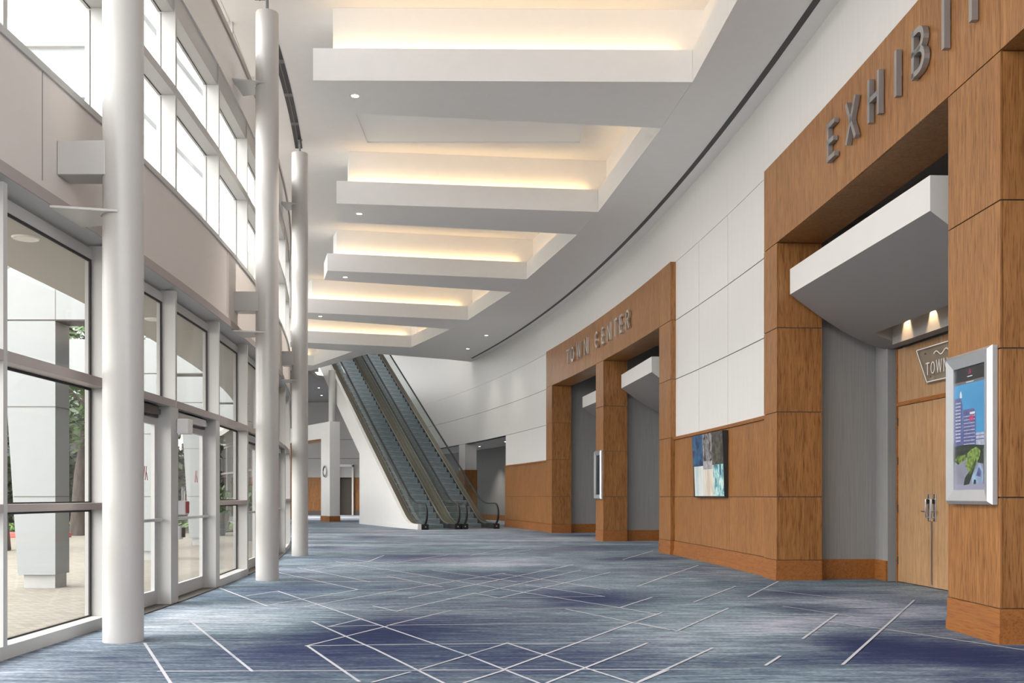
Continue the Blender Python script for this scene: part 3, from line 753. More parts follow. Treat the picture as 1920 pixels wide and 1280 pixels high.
# ------------------------------------------------------------------ painting
def painting():
    ya, yb = 18.95, 17.02
    A0 = V(*PR(ya, .05), 0); B0 = V(*PR(yb, .05), 0); t = (B0 - A0).normalized(); n = V(t.y, -t.x, 0); n = n if n.x < 0 else -n
    W = (B0 - A0).length; root = empty('painting', A0 + Z * 1.19)
    z0, z1 = 1.19, 2.34
    def P(a, z, c): k = (z - z0) / (z1 - z0); return A0 + t * (a * W) + Z * z + n * (c + .04 * k)
    mb = MB(); mb.hexa([P(0, z0, -.01), P(1, z0, -.01), P(1, z0, .045), P(0, z0, .045), P(0, z1, -.05), P(1, z1, -.05), P(1, z1, .045), P(0, z1, .045)])
    mb.build('canvas_frame', BLACK, root)
    def pm(name, a, b, sc, c=None):
        m, nt, out = newmat(name); bs = node(nt, 'ShaderNodeBsdfPrincipled', Roughness=.6)
        mp = coords(nt, sc); nz = node(nt, 'ShaderNodeTexNoise', Scale=1.0, Detail=5.0, Distortion=.8); nt.links.new(mp.outputs[0], nz.inputs['Vector'])
        st = [(.40, a), (.60, b)] if c is None else [(.36, a), (.5, b), (.62, c)]
        r = ramp(nt, st); nt.links.new(nz.outputs['Fac'], r.inputs[0]); nt.links.new(r.outputs[0], bs.inputs['Base Color']); nt.links.new(bs.outputs[0], out.inputs[0]); return m
    mats = [pm('paint_blue', (.015, .03, .10), (.04, .13, .24), (3, 3, 5)), pm('paint_black_flecks', (.02, .018, .02), (.35, .33, .34), (9, 9, 7)), pm('paint_dark_olive', (.035, .035, .035), (.11, .10, .075), (7, 7, 9)),
            pm('paint_pale_drips', (.50, .60, .62), (.74, .75, .72), (6, 6, 1.2)), pm('paint_cream', (.62, .52, .42), (.75, .70, .60), (5, 5, 1.5)), pm('paint_turquoise_flecks', (.03, .13, .22), (.30, .60, .60), (10, 10, 6), (.70, .82, .76)), pm('paint_grey_haze', (.26, .25, .27), (.45, .43, .44), (8, 8, 6))]
    mb = MB()
    def rect(a0, a1, f0, f1, mi, c=.0465):
        zz = lambda f: z0 + (z1 - z0) * f
        mb.face([P(a0, zz(f0), c), P(a1, zz(f0), c), P(a1, zz(f1), c), P(a0, zz(f1), c)], mi)
    rect(.0, .36, .50, 1, 0); rect(.36, .66, .52, 1, 1); rect(.66, .99, .50, 1, 2); rect(.04, .36, .02, .50, 3); rect(.36, .68, .02, .50, 4); rect(.68, .99, .02, .50, 5); rect(.36, .66, .44, .57, 6, .047)
    mb.build('painted_canvas', mats, root)
    tag(root, 'abstract painting of blue, black and pale patches on the wood wainscot', 'painting')
painting()
# ------------------------------------------------------------------ left: curtain wall
BAY = [3.4, 5.4, 7.4, 9.3, 11.3, 13.3, 15.3, 17.3, 19.3, 21.3, 23.3, 25.3, 27.3, 29.3, 31.3, 33.3, 35.3, 37.3, 39.3, 41.3, 43.3, 45.3, 47.3, 49.3, 51.3, 53.3, 55.3, 57.3]
OG = -.17       # glass plane
DOORS = {3: 1, 4: 2, 6: 3, 8: 4}      # bay index -> kind
mb = MB(); cslab(mb, PL, -4, 57.3, -.30, 0, 3.66, 4.64, step=.6); struct(mb.build('wall_left', BULK))
mb = MB(); cslab(mb, PL, 57.3, 63.9, -.30, 0, 0, ZC, step=1); struct(mb.build('wall_left', WHITE))
mb = MB(); cslab(mb, PL, -4, 57.3, -.30, 0, 6.95, 7.66, step=.6); struct(mb.build('wall_left', WHITE))
mb = MB(); cslab(mb, PL, -4, 57.3, -.02, .03, 3.565, 3.66, step=.6); struct(mb.build('trim_2', ALUD))
mb = MB(); rings = []
for k in range(80):
    y = -4 + 61.3 * k / 79; a = PL(y, .028); b = PL(y, -.30)
    rings.append([(b[0], b[1], 3.50), (a[0], a[1], 3.568), (a[0], a[1], 3.66), (b[0], b[1], 3.72)])
mb.loft(rings); struct(mb.build('trim_7', ALU))
mb = MB(); cslab(mb, PL, -4, 57.3, -.28, .03, 7.60, 7.69, step=.6); struct(mb.build('trim_3', ALUD))
mb = MB(); cslab(mb, PL, -4, 57.3, -.28, .02, 4.60, 4.655, step=.6); struct(mb.build('trim_4', ALU))
mb = MB()
for y in (7.95, 13.75, 19.5): 
    fr = frameL(y); mb.fbox(fr, -.004, .004, 3.73, 4.6, -.002, .0015)
struct(mb.build('trim_5', JOINT))
def bay_frame(y):
    return frameL(y)
def glassbox(mb, ya, yb, z0, z1, o=OG):
    a = V(*PL(ya, o), 0); b = V(*PL(yb, o), 0); t = (b - a).normalized(); n = V(t.y, -t.x, 0)
    fr = (a, t, Z, n); L = (b - a).length
    mb.fbox(fr, 0, L, z0, z1, -.005, .005)
def rail(mb, ya, yb, z0, z1, o0=OG - .03, o1=0., mi=0):
    cslab(mb, PL, ya, yb, o0, o1, z0, z1, mi, step=2.5)
def post(mb, y, z0, z1, w=.06, o0=OG - .04, o1=0., mi=0):
    cslab(mb, PL, y - w, y, o0, o1, z0, z1, mi, step=2.5)
def gasket(parent, ya, yb, z0, z1, k=1.):
    mb = MB(); o0, o1 = OG + .006, OG + .006 + .016 * k
    cslab(mb, PL, ya, yb, o0, o1, z1 - .022 * k, z1, step=3); cslab(mb, PL, ya, yb, o0, o1, z0, z0 + .012 * k, step=3)
    cslab(mb, PL, yb - .03 * k ** 2, yb, o0, o1, z0 + .012, z1 - .022, step=3); cslab(mb, PL, ya, ya + .02 * k, o0, o1, z0 + .012, z1 - .022, step=3)
    mb.build('gasket', DARK, parent)
wn = [0]; dn = [1]
for i in range(len(BAY) - 1):
    ya, yb = BAY[i] + .0, BAY[i + 1] - .06
    mid = (ya + yb) / 2; c = PL(mid, OG)
    isdoor = (i in DOORS)
    if isdoor: dn[0] += 1; root = empty('door_%d' % dn[0], (c[0], c[1], 0))
    else: wn[0] += 1; root = empty('window_%d' % wn[0], (c[0], c[1], 0))
    struct(root)
    mb = MB(); post(mb, BAY[i + 1], 0, 3.53)
    rail(mb, ya, yb, 3.40, 3.50, OG - .04, OG + .03)
    if not isdoor:
        rail(mb, ya, yb, 0, .10)
    mb.build('frame', ALU, root)
    mb = MB(); rail(mb, ya, yb, 2.21, 2.29, OG - .03, .004)
    if not isdoor: rail(mb, ya, yb, 1.09, 1.15, OG - .03, .004)
    mb.build('transom_bar', ALUD, root)
    mb = MB(); glassbox(mb, ya, yb, 2.29, 3.40); mb.build('upper_pane', GLASS, root); gasket(root, ya, yb, 2.29, 3.40)
    if not isdoor:
        mb = MB(); glassbox(mb, ya, yb, 1.15, 2.21); mb.build('pane', GLASS, root)
        mb = MB(); glassbox(mb, ya, yb, .10, 1.09); mb.build('pane', GLASS, root); gasket(root, ya, yb, .10, 1.09); gasket(root, ya, yb, 1.15, 2.21)
    else:
        wj = .16
        mb = MB()
        cslab(mb, PL, yb - wj + .0, yb, OG - .04, -.0, 0, 2.21, step=3); cslab(mb, PL, ya, ya + .05, OG - .04, 0, 0, 2.21, step=3)
        mb.build('door_jamb', ALU, root)
        mb = MB(); rail(mb, ya + .05, yb - wj, 2.08, 2.21, OG - .03, OG + .03); mb.build('door_head', BROWNM, root)
        a, b = ya + .06, yb - wj - .01
        lf = MB(); rail(lf, a, a + .05, .02, 2.07, OG - .02, OG + .022); rail(lf, b - .09, b, .02, 2.07, OG - .02, OG + .022); rail(lf, a + .05, b - .09, 2.0, 2.07, OG - .02, OG + .022); rail(lf, a + .05, b - .09, .02, .17, OG - .02, OG + .022)
        leaf = lf.build('door_leaf', ALU, root)
        mb = MB(); glassbox(mb, a + .05, b - .09, .17, 2.0); mb.build('pane', GLASS, leaf)
        mb = MB(); p1 = PL(a + .05, OG + .08); p2 = PL(b - .05, OG + .08); q1 = PL(a + .05, OG + .02); q2 = PL(b - .05, OG + .02)
        mb.tube([(*q1, .95), (*p1, .95), (*p2, .95), (*q2, .95)], .018, 10); mb.build('push_bar', STEEL, leaf, smooth=True)
        mb = MB(); m_ = (a + b) / 2; rail(mb, a + .1, b - .25, 2.10, 2.19, OG + .03, OG + .11, 0); rail(mb, b - .24, b - .05, 2.11, 2.17, OG + .03, OG + .08, 0)
        mb.build('door_closer', [BROWNM if i == 3 else STEEL], leaf, bevel=.01)
        mb = MB(); fr = frameL(m_, OG + .005); M = lambda u, z: fr[0] + fr[1] * u + Z * z + fr[3] * .002
        logo_m(mb, M, .50, 1.46, .15, 0); mb.build('glass_emblem', LOGO, leaf, label='red M emblem on the door glass')
        mb = MB(); rail(mb, ya, yb, 0, .012, OG - .06, .02); mb.build('threshold', BROWNM, root)
        if i == 4:
            fr = frameL(ya + .03, -.02)
            mb = MB(); mb.fbox(fr, .0, .16, 1.00, 1.16, .022, .10); mb.build('lock_box', [WHITE], leaf, bevel=.006)
            mb = MB(); mb.fbox(fr, .03, .155, 1.015, 1.15, .1005, .108); mb.build('lock_plate', REDL, leaf, bevel=.004)
            mb = MB(); P = lambda u, z, c_: fr[0] + fr[1] * u + Z * z + fr[3] * c_
            mb.tube([P(.03, 1.16, .06), P(.03, 1.27, .06), P(.05, 1.31, .06), P(.10, 1.31, .06), P(.12, 1.27, .06), P(.12, 1.16, .06)], .012, 8); mb.build('lock_shackle', STEEL, leaf, smooth=True)
            mb = MB(); mb.fbox(fr, .0, .14, .72, .87, .022, .04); mb.build('thumb_turn_plate', WHITE, leaf); mb = MB(); mb.fbox(fr, .08, .11, .74, .85, .04, .075); mb.build('thumb_turn', BROWNM, leaf)
            mb = MB(); mb.fbox(fr, -.05, .15, 1.92, 2.09, .022, .15); mb.build('alarm_box', WHITE, leaf, bevel=.01)
# clerestory
for i in range(len(BAY) - 1):
    ya, yb = BAY[i], BAY[i + 1] - .06
    c = PL((ya + yb) / 2, OG); wn[0] += 1
    root = struct(empty('window_%d' % wn[0], (c[0], c[1], 4.64)))
    mb = MB(); post(mb, BAY[i + 1], 4.64, 6.95, o1=-.0); rail(mb, ya, yb, 4.64, 4.70, OG - .03, -.02); rail(mb, ya, yb, 6.68, 6.95, OG - .03, -.02); rail(mb, ya, yb, 5.74, 5.84, OG - .03, -.0)
    mb.build('frame', ALU, root)
    for z0, z1 in ((4.70, 5.74), (5.84, 6.68)):
        mb = MB(); glassbox(mb, ya, yb, z0, z1); mb.build('pane', GLASS, root); gasket(root, ya, yb, z0, z1, .35)
    wn[0] += 1; root = struct(empty('window_%d' % wn[0], (c[0], c[1], 7.69)))
    mb = MB(); post(mb, BAY[i + 1], 7.69, ZC, o0=-.30, o1=-.22); mb.build('frame', ALU, root)
    mb = MB(); glassbox(mb, ya, yb, 7.69, ZC, -.26); mb.build('pane', GLASS, root)
mb = MB(); mb.box(-8, 8, -4.3, -4.05, 0, 5.2); struct(mb.build('wall_back', FABRIC))  # unseen half-height wall, added to cut light from behind the camera
# ------------------------------------------------------------------ columns
for (x, y, lab) in ((-3.252, 8.33, 'nearest and largest round white column beside the glass wall'), (-3.533, 14.37, 'second round white column from the camera beside the glass doors'), (-4.315, 20.25, 'third round white column, slimmest looking and farthest of the glass wall row')):
    root = empty('round_column', (x, y, 0)); r = .163
    mb = MB(); mb.lathe(x, y, [(r, 0), (r, 8.17)], 48); mb.build('shaft', COLP, root, smooth=True)
    mb = MB(); mb.lathe(x, y, [(.022, 8.17), (.022, 8.44)], 12); mb.lathe(x, y, [(.05, 8.44), (.05, ZC)], 12); mb.build('top_pin', simple('pin_grey', (.2, .2, .2), .4), root)
    fr = frameL(y); wx = PL(y)[0]
    mb = MB(); mb.box(wx - .0 + .004, x - .10, y - .13, y + .13, 3.86, 4.14); mb.build('stub_beam', COLP, root, bevel=.006)
    for z in (3.54, 7.10):
        mb = MB(); n = 16
        ring = [(x + (r + .012) * math.cos(a), y + (r + .012) * math.sin(a)) for a in [math.pi / 2 + math.pi * k / n for k in range(n + 1)]]
        ring = [(x + .02, y + r + .012)] + ring + [(x + .02, y - r - .012)]
        mb.prism([(wx + .02, y + .30)] + ring + [(wx + .02, y - .30)], z, z + .018)
        mb.build('bracket_plate', COLP, root)
    tag(root, lab, 'column', 'round white columns')
# ------------------------------------------------------------------ escalators
TH = math.radians(23.0)
EA = V(-math.sin(TH), math.cos(TH), 0); ER = V(math.cos(TH), math.sin(TH), 0)
N1 = V(-3.24, 35.95, 0)
T30 = math.tan(math.radians(30))
U0, R0 = 1.45, 1.2
def rise(u):
    """smooth start then 30 degrees"""
    x = u - U0
    if x < -R0 / 2: return 0.
    if x < R0 / 2: return T30 * (x + R0 / 2) ** 2 / (2 * R0)
    return T30 * x
UEND = 20.5
us = [0.15 + .15 * k for k in range(30)] + [4.7 + .6 * k for k in range(27)]
us = [u for u in us if u <= UEND]
def escalator(v0, label, left_clad):
    C0 = N1 + ER * v0
    root = empty('escalator', C0)
    P = lambda u, v, z: C0 + EA * u + ER * v + Z * z
    def ribbon(mb, va, vb, za, zb, u_list=us, mi=0, zlow=None):
        rings = [[P(u, va, (za + rise(u)) if zlow is None else zlow), P(u, vb, (za + rise(u)) if zlow is None else zlow), P(u, vb, zb + rise(u)), P(u, va, zb + rise(u))] for u in u_list]
        mb.loft(rings, mi)
    for sgn_ in (-1, 1):
        v = .62 * sgn_
        # skirt, inner deck and outer deck
        mb = MB(); ribbon(mb, *sorted((.50 * sgn_, .53 * sgn_)), -.25, .17); mb.build('skirt_panel', SKIRT, root)
        mb = MB(); ribbon(mb, *sorted((.53 * sgn_, .76 * sgn_)), -.25, .19); mb.build('deck_panel', DECKM, root)
        mb = MB(); ribbon(mb, *sorted((.53 * sgn_, .55 * sgn_)), .19, .205); mb.build('deck_trim', STEEL, root)
        # glass balustrade with rounded newel end
        gl = []
        rings = []
        for u in us: rings.append((u, .19 + rise(u), .93 + rise(u)))
        mb = MB(); th = .006
        loft = [[P(u, v - th, a), P(u, v + th, a), P(u, v + th, b), P(u, v - th, b)] for u, a, b in rings]
        nose = []
        for k in range(1, 9):
            a = math.radians(90 + 90 * k / 8 * 1.0); zc = .56; uu = .15 + .37 * math.cos(a) * .8
            top = zc + .37 * math.sin(a); bot = .19 + (zc - .19) * (1 - math.sin(a)) * .85
            nose.append([P(uu, v - th, bot), P(uu, v + th, bot), P(uu, v + th, max(top, bot + .01)), P(uu, v - th, max(top, bot + .01))])
        mb.loft(nose[::-1] + loft); mb.build('glass_panel', BGLASS, root)
        # handrail
        mb = MB(); path = []
        path += [P(.42, v, .16), P(.12, v, .17)]
        for k in range(0, 11):
            a = math.radians(255 - 165 * k / 10); path.append(P(.15 + .33 * math.cos(a), v, .56 + .39 * math.sin(a)))
        path += [P(u, v, .95 + rise(u)) for u in us if u > .2]
        rings = []
        for k, p in enumerate(path):
            t = (path[min(k + 1, len(path) - 1)] - path[max(k - 1, 0)]).normalized(); nn = ER.cross(t).normalized()
            rings.append([p + ER * (.043 * math.cos(a)) + nn * (.026 * math.sin(a)) for a in [2 * math.pi * j / 10 for j in range(10)]])
        mb.loft(rings); mb.build('handrail', BLACK, root, smooth=True)
        mb = MB(); mb.fbox((C0, EA, ER, Z), -.02, .75, v - .125, v + .125, 0, .2); mb.build('newel_base', BLACK, root, bevel=.02)
        mb = MB(); c = P(-.022, v, .10); mb.tube([c, c + EA * -.012], .025, 12); mb.build('newel_lamp', STEEL, root)
    # landing plate and comb
    MB().fbox((C0, EA, ER, Z), .0, .70, -.5, .5, 0.0, .012).build('landing_plate', STEEL, root)
    MB().fbox((C0, EA, ER, Z), .70, .845, -.5, .5, 0.0, .02).build('comb_plate', DECKM, root)
    # steps
    mesh = None; first = None
    k = 0; u = 1.3
    mb = MB(); mb.fbox((C0, EA, ER, Z), 0.85, 1.25, -.495, .495, -.02, .0 + .004, 0); mb.fbox((C0, EA, ER, Z), 0.846, .862, -.495, .495, -.235, -.001, 1)
    for q in range(24): 
        vv = -.47 + .04 * q; mb.fbox((C0, EA, ER, Z), 0.86, 1.24, vv, vv + .016, .004, .010, 1)
    first = mb.build('step', [GROOVE, RISER], root)
    uu = 0.85; 
    while uu < UEND - .5:
        uu += .40; h = rise(uu + .4)
        o = first.copy(); COL.objects.link(o); o.parent = root; o.location = EA * (uu - .85) + Z * h
    # underside truss
    mb = MB(); tu = [3.0 + .6 * q for q in range(30) if 3.0 + .6 * q <= UEND]
    rings = [[P(u, -.76, max(0, rise(u) - 1.05)), P(u, .76, max(0, rise(u) - 1.05)), P(u, .76, rise(u) - .25), P(u, -.76, rise(u) - .25)] for u in tu]
    mb.loft(rings); mb.build('truss_casing', WHITE if left_clad else DARK, root)
    if left_clad:
        # white side cladding: solid to the floor for the first stretch, then a sloping band
        mb = MB(); va, vb = -.90, -.77; ue = 8.45
        ul = [0.0] + [u for u in us if u < ue] + [ue]
        rings = [[P(u, va, 0), P(u, vb, 0), P(u, vb, .20 + rise(u)), P(u, va, .20 + rise(u))] for u in ul]
        mb.loft(rings)
        ul = [ue] + [u for u in us if u > ue]
        rings = [[P(u, va, max(0, rise(u) - .97)), P(u, vb, max(0, rise(u) - .97)), P(u, vb, .20 + rise(u)), P(u, va, .20 + rise(u))] for u in ul]
        mb.loft(rings); mb.build('side_cladding', WHITE, root, label='white plastered escalator side')
        mb = MB(); mb.fbox((C0, EA, ER, Z), 0.02, ue, va - .014, va, 0, .16); mb.build('skirting', WHITE, root)
        mb = MB(); mb.fbox((C0, EA, ER, Z), ue - .1, ue, -.77, .77, 0, rise(ue) - .9); mb.build('end_cladding', WHITE, root)
    tag(root, label, 'escalator', 'escalators side by side')
escalator(.74, 'left-hand escalator with white plastered side and black handrails', True)
escalator(2.27, 'right-hand escalator beside the curved white wall', False)
# ------------------------------------------------------------------ far end
mb = MB(); mb.box(-34, 2, 64, 64.3, 2.42, 7.5); 
struct(mb.build('wall_back', simple('far_wall_beige', (.60, .575, .55), .7)))
mb = MB(); mb.box(-34, -11.2, 64.0, 64.3, 0, 2.42); mb.box(-10.15, 2, 64.0, 64.3, 0, 2.42); struct(mb.build('wall_back_wainscot', WOOD))
mb = MB(); 
for z in (3.63, 4.85): mb.box(-30, 0, 63.985, 64.0, z - .012, z + .012)
mb.box(-34, -11.2, 63.96, 64, 0, .28); mb.box(-10.15, 2, 63.96, 64, 0, .28)
struct(mb.build('trim_6', JOINT))
mb = MB(); mb.box(-11.2, -11.1, 63.7, 64.3, 0, 3.2); mb.box(-10.25, -10.15, 63.7, 64.3, 0, 3.2); mb.box(-11.2, -10.15, 63.7, 64.3, 3.1, 3.25); struct(mb.build('door_8', WHITE))
mb = MB(); mb.box(-11.1, -10.25, 64.25, 64.35, 0, 3.1); mb.box(-10.62, -10.3, 64.1, 64.2, 0, 2.3); struct(mb.build('door_9', BROWNM))
# white portal: pier with beam
pa = V(-.51, .86, 0).normalized(); pr = V(.86, .51, 0).normalized(); O = V(-8.6, 47.0, 0); fr = (O, pa, pr, Z)
root = empty('white_portal', O)
mb = MB(); mb.fbox(fr, 0, 1.2, 0, .5, .27, 3.98); mb.fbox(fr, 0, 6.6, 0, .5, 3.98, 4.74); mb.build('portal_frame', WHITE, root)
MB().fbox(fr, -.02, 1.22, -.02, .52, 0, .27).build('plinth', WOODP, root)
MB().fbox(fr, 1.25, 6.4, .1, .4, 3.88, 3.975).build('lintel', WOODP, root)
tag(root, 'white portal with square pier and low beam left of the escalators', 'portal')
o = MB().fbox(fr, 5.75, 6.6, .0, .5, 0, 3.87).build('wood_pillar', WOOD); tag(o, 'dark wood panel pillar under the far end of the white portal beam', 'pillar')
c = O + pa * .55 + Z * 2.4
root = empty('wall_emblem', c)
mb = MB(); pr_ = -pr
ring = []
for k in range(24):
    a = 2 * math.pi * k / 24; ring.append(a)
def RP(a, r, c_): return c + pa * (r * math.cos(a)) + Z * (r * 1.0 * math.sin(a)) + pr_ * c_
mb.loft([[RP(a, .28, 0.002) for a in ring], [RP(a, .28, .06) for a in ring], [RP(a, .22, .07) for a in ring], [RP(a, .2, .02) for a in ring]], 0, True, False); mb.build('emblem_ring', STEEL, root, smooth=True)
mb = MB(); mb.loft([[RP(a, .2, .003) for a in ring], [RP(a, .2, .02) for a in ring]]); mb.build('emblem_disc', WHITE, root)
tag(root, 'small round silver-rimmed white emblem on the portal pier', 'emblem')
cx, cy = -8.62, 47.7
o = MB().lathe(cx, cy, [(.165, 4.745), (.165, 7.24)], 32).build('round_column', COLP, smooth=True); tag(o, 'short round white column standing on the white portal pier', 'column')
# passage on the right of the escalators
mb = MB(); cslab(mb, PR, 46.0, 47.0, -.55, 0, 2.43, 3.625); root = empty('passage_pier', (*PR(46.5), 0))
mb.build('pier_upper', PANELW, root); mb = MB(); cslab(mb, PR, 45.97, 47.03, -.58, .03, 0, 2.43); mb.build('pier_base', WOOD, root)
tag(root, 'short white and wood pier in the opening right of the escalators', 'pier')
mb = MB(); cslab(mb, PR, 39.0, 64, -2.9, -2.6, 0, 3.7); cslab(mb, PR, 39.3, 39.55, -2.9, -.25, 0, 3.7); struct(mb.build('wall_passage', FABRIC))
mb = MB(); cslab(mb, PR, 39.0, 64, -2.9, -.25, 3.66, 3.8); struct(mb.build('ceiling_passage', WHITE))
mb = MB(); cslab(mb, PR, 39.6, 64, -2.6, -2.57, 0, .28); struct(mb.build('baseboard_passage', WOODP))
for k, (yy, oo, lab) in enumerate(((44.3, -1.4, 'added fill lamp in the passage ceiling, nearer the wood wainscot'), (48.5, -1.5, 'added fill lamp in the passage ceiling, beyond the passage pier'))):
    c_ = PR(yy, oo); downlight(c_[0], c_[1], 3.66, lab, 60)  # invented lamps, put in to brighten the dark passage
# upper well walls
mb = MB()
A = V(-6.04, 42.3, 0); 
poly = [(-6.04, 42.3), (-4.99, 42.9), (-2.84, 44.2)]
for a, b in (((-19.0, 64.0), (-6.04, 42.3)), ((-6.04, 42.3), (-2.0, 44.7))):
    a = Vector(a); b = Vector(b); t = (b - a).normalized(); n = Vector((-t.y, t.x)) * .15
    mb.prism([tuple(a), tuple(b), tuple(b + n), tuple(a + n)], ZLIP + .05 if b.x > -3 else 8.9, 9.6)
struct(mb.build('wall_well', WHITE))
mb = MB(); mb.box(-20, 6, 42, 70, 11.5, 11.8); struct(mb.build('added_well_roof', WHITE))  # unseen roof, added to block excess sky light in the well
# ------------------------------------------------------------------ exterior
mb = MB()
ys = [-6 + 2 * k for k in range(38)]
for a, b in zip(ys[:-1], ys[1:]): mb.face([(-60, a, -.02), (XL(a) - .10, a, -.02), (XL(b) - .10, b, -.02), (-60, b, -.02)])
struct(mb.build('plaza_paving', PAVE, merge=True))
mb = MB(); mb.box(-70, 60, 75, 76, -.5, .3); mb.face([(-90, -60, -.3), (60, -60, -.3), (60, 120, -.3), (-90, 120, -.3)])
struct(mb.build('ground', CONC))
def ext_pier(x1, y, label, i):
    """tapering clad pier; right face at x1"""
    root = empty('clad_pier', (x1, y, -.02)); w0, w1 = .5, .72; d = .42
    mb = MB()
    mb.hexa([(x1 - w0, y, .16), (x1, y, .16), (x1, y + d, .16), (x1 - w0, y + d, .16), (x1 - w1, y, 3.55), (x1, y, 3.55), (x1, y + d, 3.55), (x1 - w1, y + d, 3.55)])
    mb.build('cladding', PALEC, root)
    MB().box(x1 - w0 + .06, x1 - .02, y + .04, y + d - .04, -.02, .158).build('foot', GREYC, root)
    mb = MB(); mb.box(x1 - w1 - .005, x1 + .004, y - .004, y + d, 2.40, 2.412); mb.box(x1 - w0 - .05, x1 + .004, y - .004, y + d, 1.20, 1.212); mb.build('joint', JOINT, root)
    tag(root, label, 'pier', 'clad piers outside')
ext_pier(-6.10, 13.3, 'pale clad pier outside, seen through the nearest large window', 0)
ext_pier(-6.72, 19.1, 'pale clad pier outside, behind the first glass door', 1)
ext_pier(-7.6, 25.0, 'pale clad pier outside, behind the second glass door', 2)
for (x0, x1, y) in ((-7.9, -5.20, 13.3), (-8.6, -5.75, 19.1), (-9.6, -6.7, 25.0), (-10.9, -8.2, 31.0)):
    mb = MB(); mb.box(x0, x1, y, y + .45, 3.57, 4.22); mb.box(x0, x1, y + .01, y + .44, 3.555, 3.57, 1); mb.box(-6.104 + (x1 + 5.2), -6.096 + (x1 + 5.2), y - .002, y, 3.57, 4.2, 1)
    struct(mb.build('canopy_beam', [PALEC, JOINT]))
mb = MB(); cslab(mb, PL, -2, 45, -1.38, -.32, 3.56, 3.75, step=1); struct(mb.build('canopy_soffit', simple('soffit_grey', (.40, .385, .36), .7)))
def ext_light(x, y, label):
    root = empty('canopy_light', (x, y, 3.56)); mb = MB(); mb.lathe(x, y, [(.08, 3.55), (.11, 3.545), (.12, 3.559)], 24, caps=False); mb.build('rim', WHITE, root, smooth=True)
    mb = MB(); mb.lathe(x, y, [(.08, 3.548), (.08, 3.555)], 24); mb.build('lens', simple('canopy_lens', (.75, .74, .68), .4), root); tag(root, label, 'outdoor light', 'canopy lights')
ext_light(-4.42, 9.05, 'round outdoor canopy light seen through the nearest large window')
ext_light(-4.75, 13.2, 'round outdoor canopy light behind the first door transom')
rnd = random.Random(3)
def tree(x, y, h, r, label, n=520, lean=0.):
    root = empty('tree', (x, y, -.02))
    mb = MB(); mb.tube([(x, y, -.02), (x + lean * .3, y, h * .25), (x + lean, y + .1, h * .5), (x + lean * 1.4, y, h * .75)], [.26, .2, .15, .06], 10)
    for k in range(6):
        a = k * 1.05; z = h * (.35 + .06 * k); mb.tube([(x + lean * .8, y, z), (x + lean + .5 * r * math.cos(a), y + .5 * r * math.sin(a), z + h * .18), (x + lean + .8 * r * math.cos(a), y + .8 * r * math.sin(a), z + h * .28)], [.08, .05, .02], 6)
    mb.build('trunk', BARK, root, smooth=True)
    mb = MB()
    for k in range(n):
        a = rnd.uniform(0, 6.28); e = rnd.uniform(-1, 1); q = rnd.uniform(.35, 1) ** .5
        c = V(x + lean + r * q * math.cos(a) * math.sqrt(1 - e * e), y + r * q * math.sin(a) * math.sqrt(1 - e * e), h * .68 + h * .32 * q * e)
        for j in range(5):
            d = V(rnd.uniform(-1, 1), rnd.uniform(-1, 1), rnd.uniform(-1, 1)) * .32; u = V(rnd.uniform(-1, 1), rnd.uniform(-1, 1), rnd.uniform(-.5, .5)).normalized() * .17; w = u.cross(V(rnd.uniform(-1, 1), rnd.uniform(-1, 1), 1)).normalized() * .09
            mb.face([c + d - u, c + d + w, c + d + u, c + d - w])
    mb.build('crown', LEAF, root)
    tag(root, label, 'tree', 'trees outside')
tree(-13.6, 31.2, 7.5, 2.6, 'dark tree outside, left of the nearest clad pier', lean=.3)
tree(-11.6, 22.5, 6.5, 1.9, 'dark leafy tree outside, right of the nearest clad pier', lean=-.3)
tree(-15.8, 40.5, 7.0, 2.2, 'dark tree seen through the second glass door')
tree(-22.5, 43.0, 8.0, 3.0, 'farthest dark tree seen through the glass wall')
tree(-21.0, 34.5, 9.0, 3.4, 'broad dark tree far behind the plaza')
# dark office block and wall behind the plaza
mb = MB(); root = empty('office_block', (-35, 52, 0)); mb.box(-48, -23, 50, 60, -.02, 5.2); mb.build('facade', simple('dark_office_wall', (.13, .13, .125), .8), root)
mb = MB()
for k in range(9): mb.box(-47.5 + 2.7 * k, -45.5 + 2.7 * k, 49.9, 50, .6, 4.4)
mb.build('window_band', DGLASS, root); MB().box(-48.2, -22.8, 49.7, 60, 5.2, 5.5).build('parapet', PALEC, root)
tag(root, 'low grey building with dark windows across the plaza', 'building')
def tower(x0, x1, y0, y1, h, label, rows):
    root = empty('white_tower', ((x0 + x1) / 2, (y0 + y1) / 2, -.02)); MB().box(x0, x1, y0, y1, -.02, h).build('facade', PALEC, root)
    mb = MB(); mb2 = MB()
    for r_ in range(rows):
        z = 4 + r_ * (h - 5) / rows
        n = max(3, int((x1 - x0) / 2.5)); w = (x1 - x0) / n
        for k in range(n): mb.box(x0 + w * k + .3, x0 + w * (k + 1) - .3, y0 - .06, y0, z, z + 1.5)
        n = max(3, int((y1 - y0) / 2.5)); w = (y1 - y0) / n
        for k in range(n): mb.box(x1, x1 + .06, y0 + w * k + .3, y0 + w * (k + 1) - .3, z, z + 1.5)
        mb2.box(x0 - .3, x1 + .3, y0 - .3, y1, z - .35, z - .1)
    mb.build('window_row', GREENG, root); mb2.build('ledge', PALEC, root); tag(root, label, 'building')
tower(-46, -24, 62, 80, 40, 'pale tower with green windows behind the upper windows', 11)
tower(-66, -44, 28, 48, 26, 'pale block far left behind the upper windows', 7)
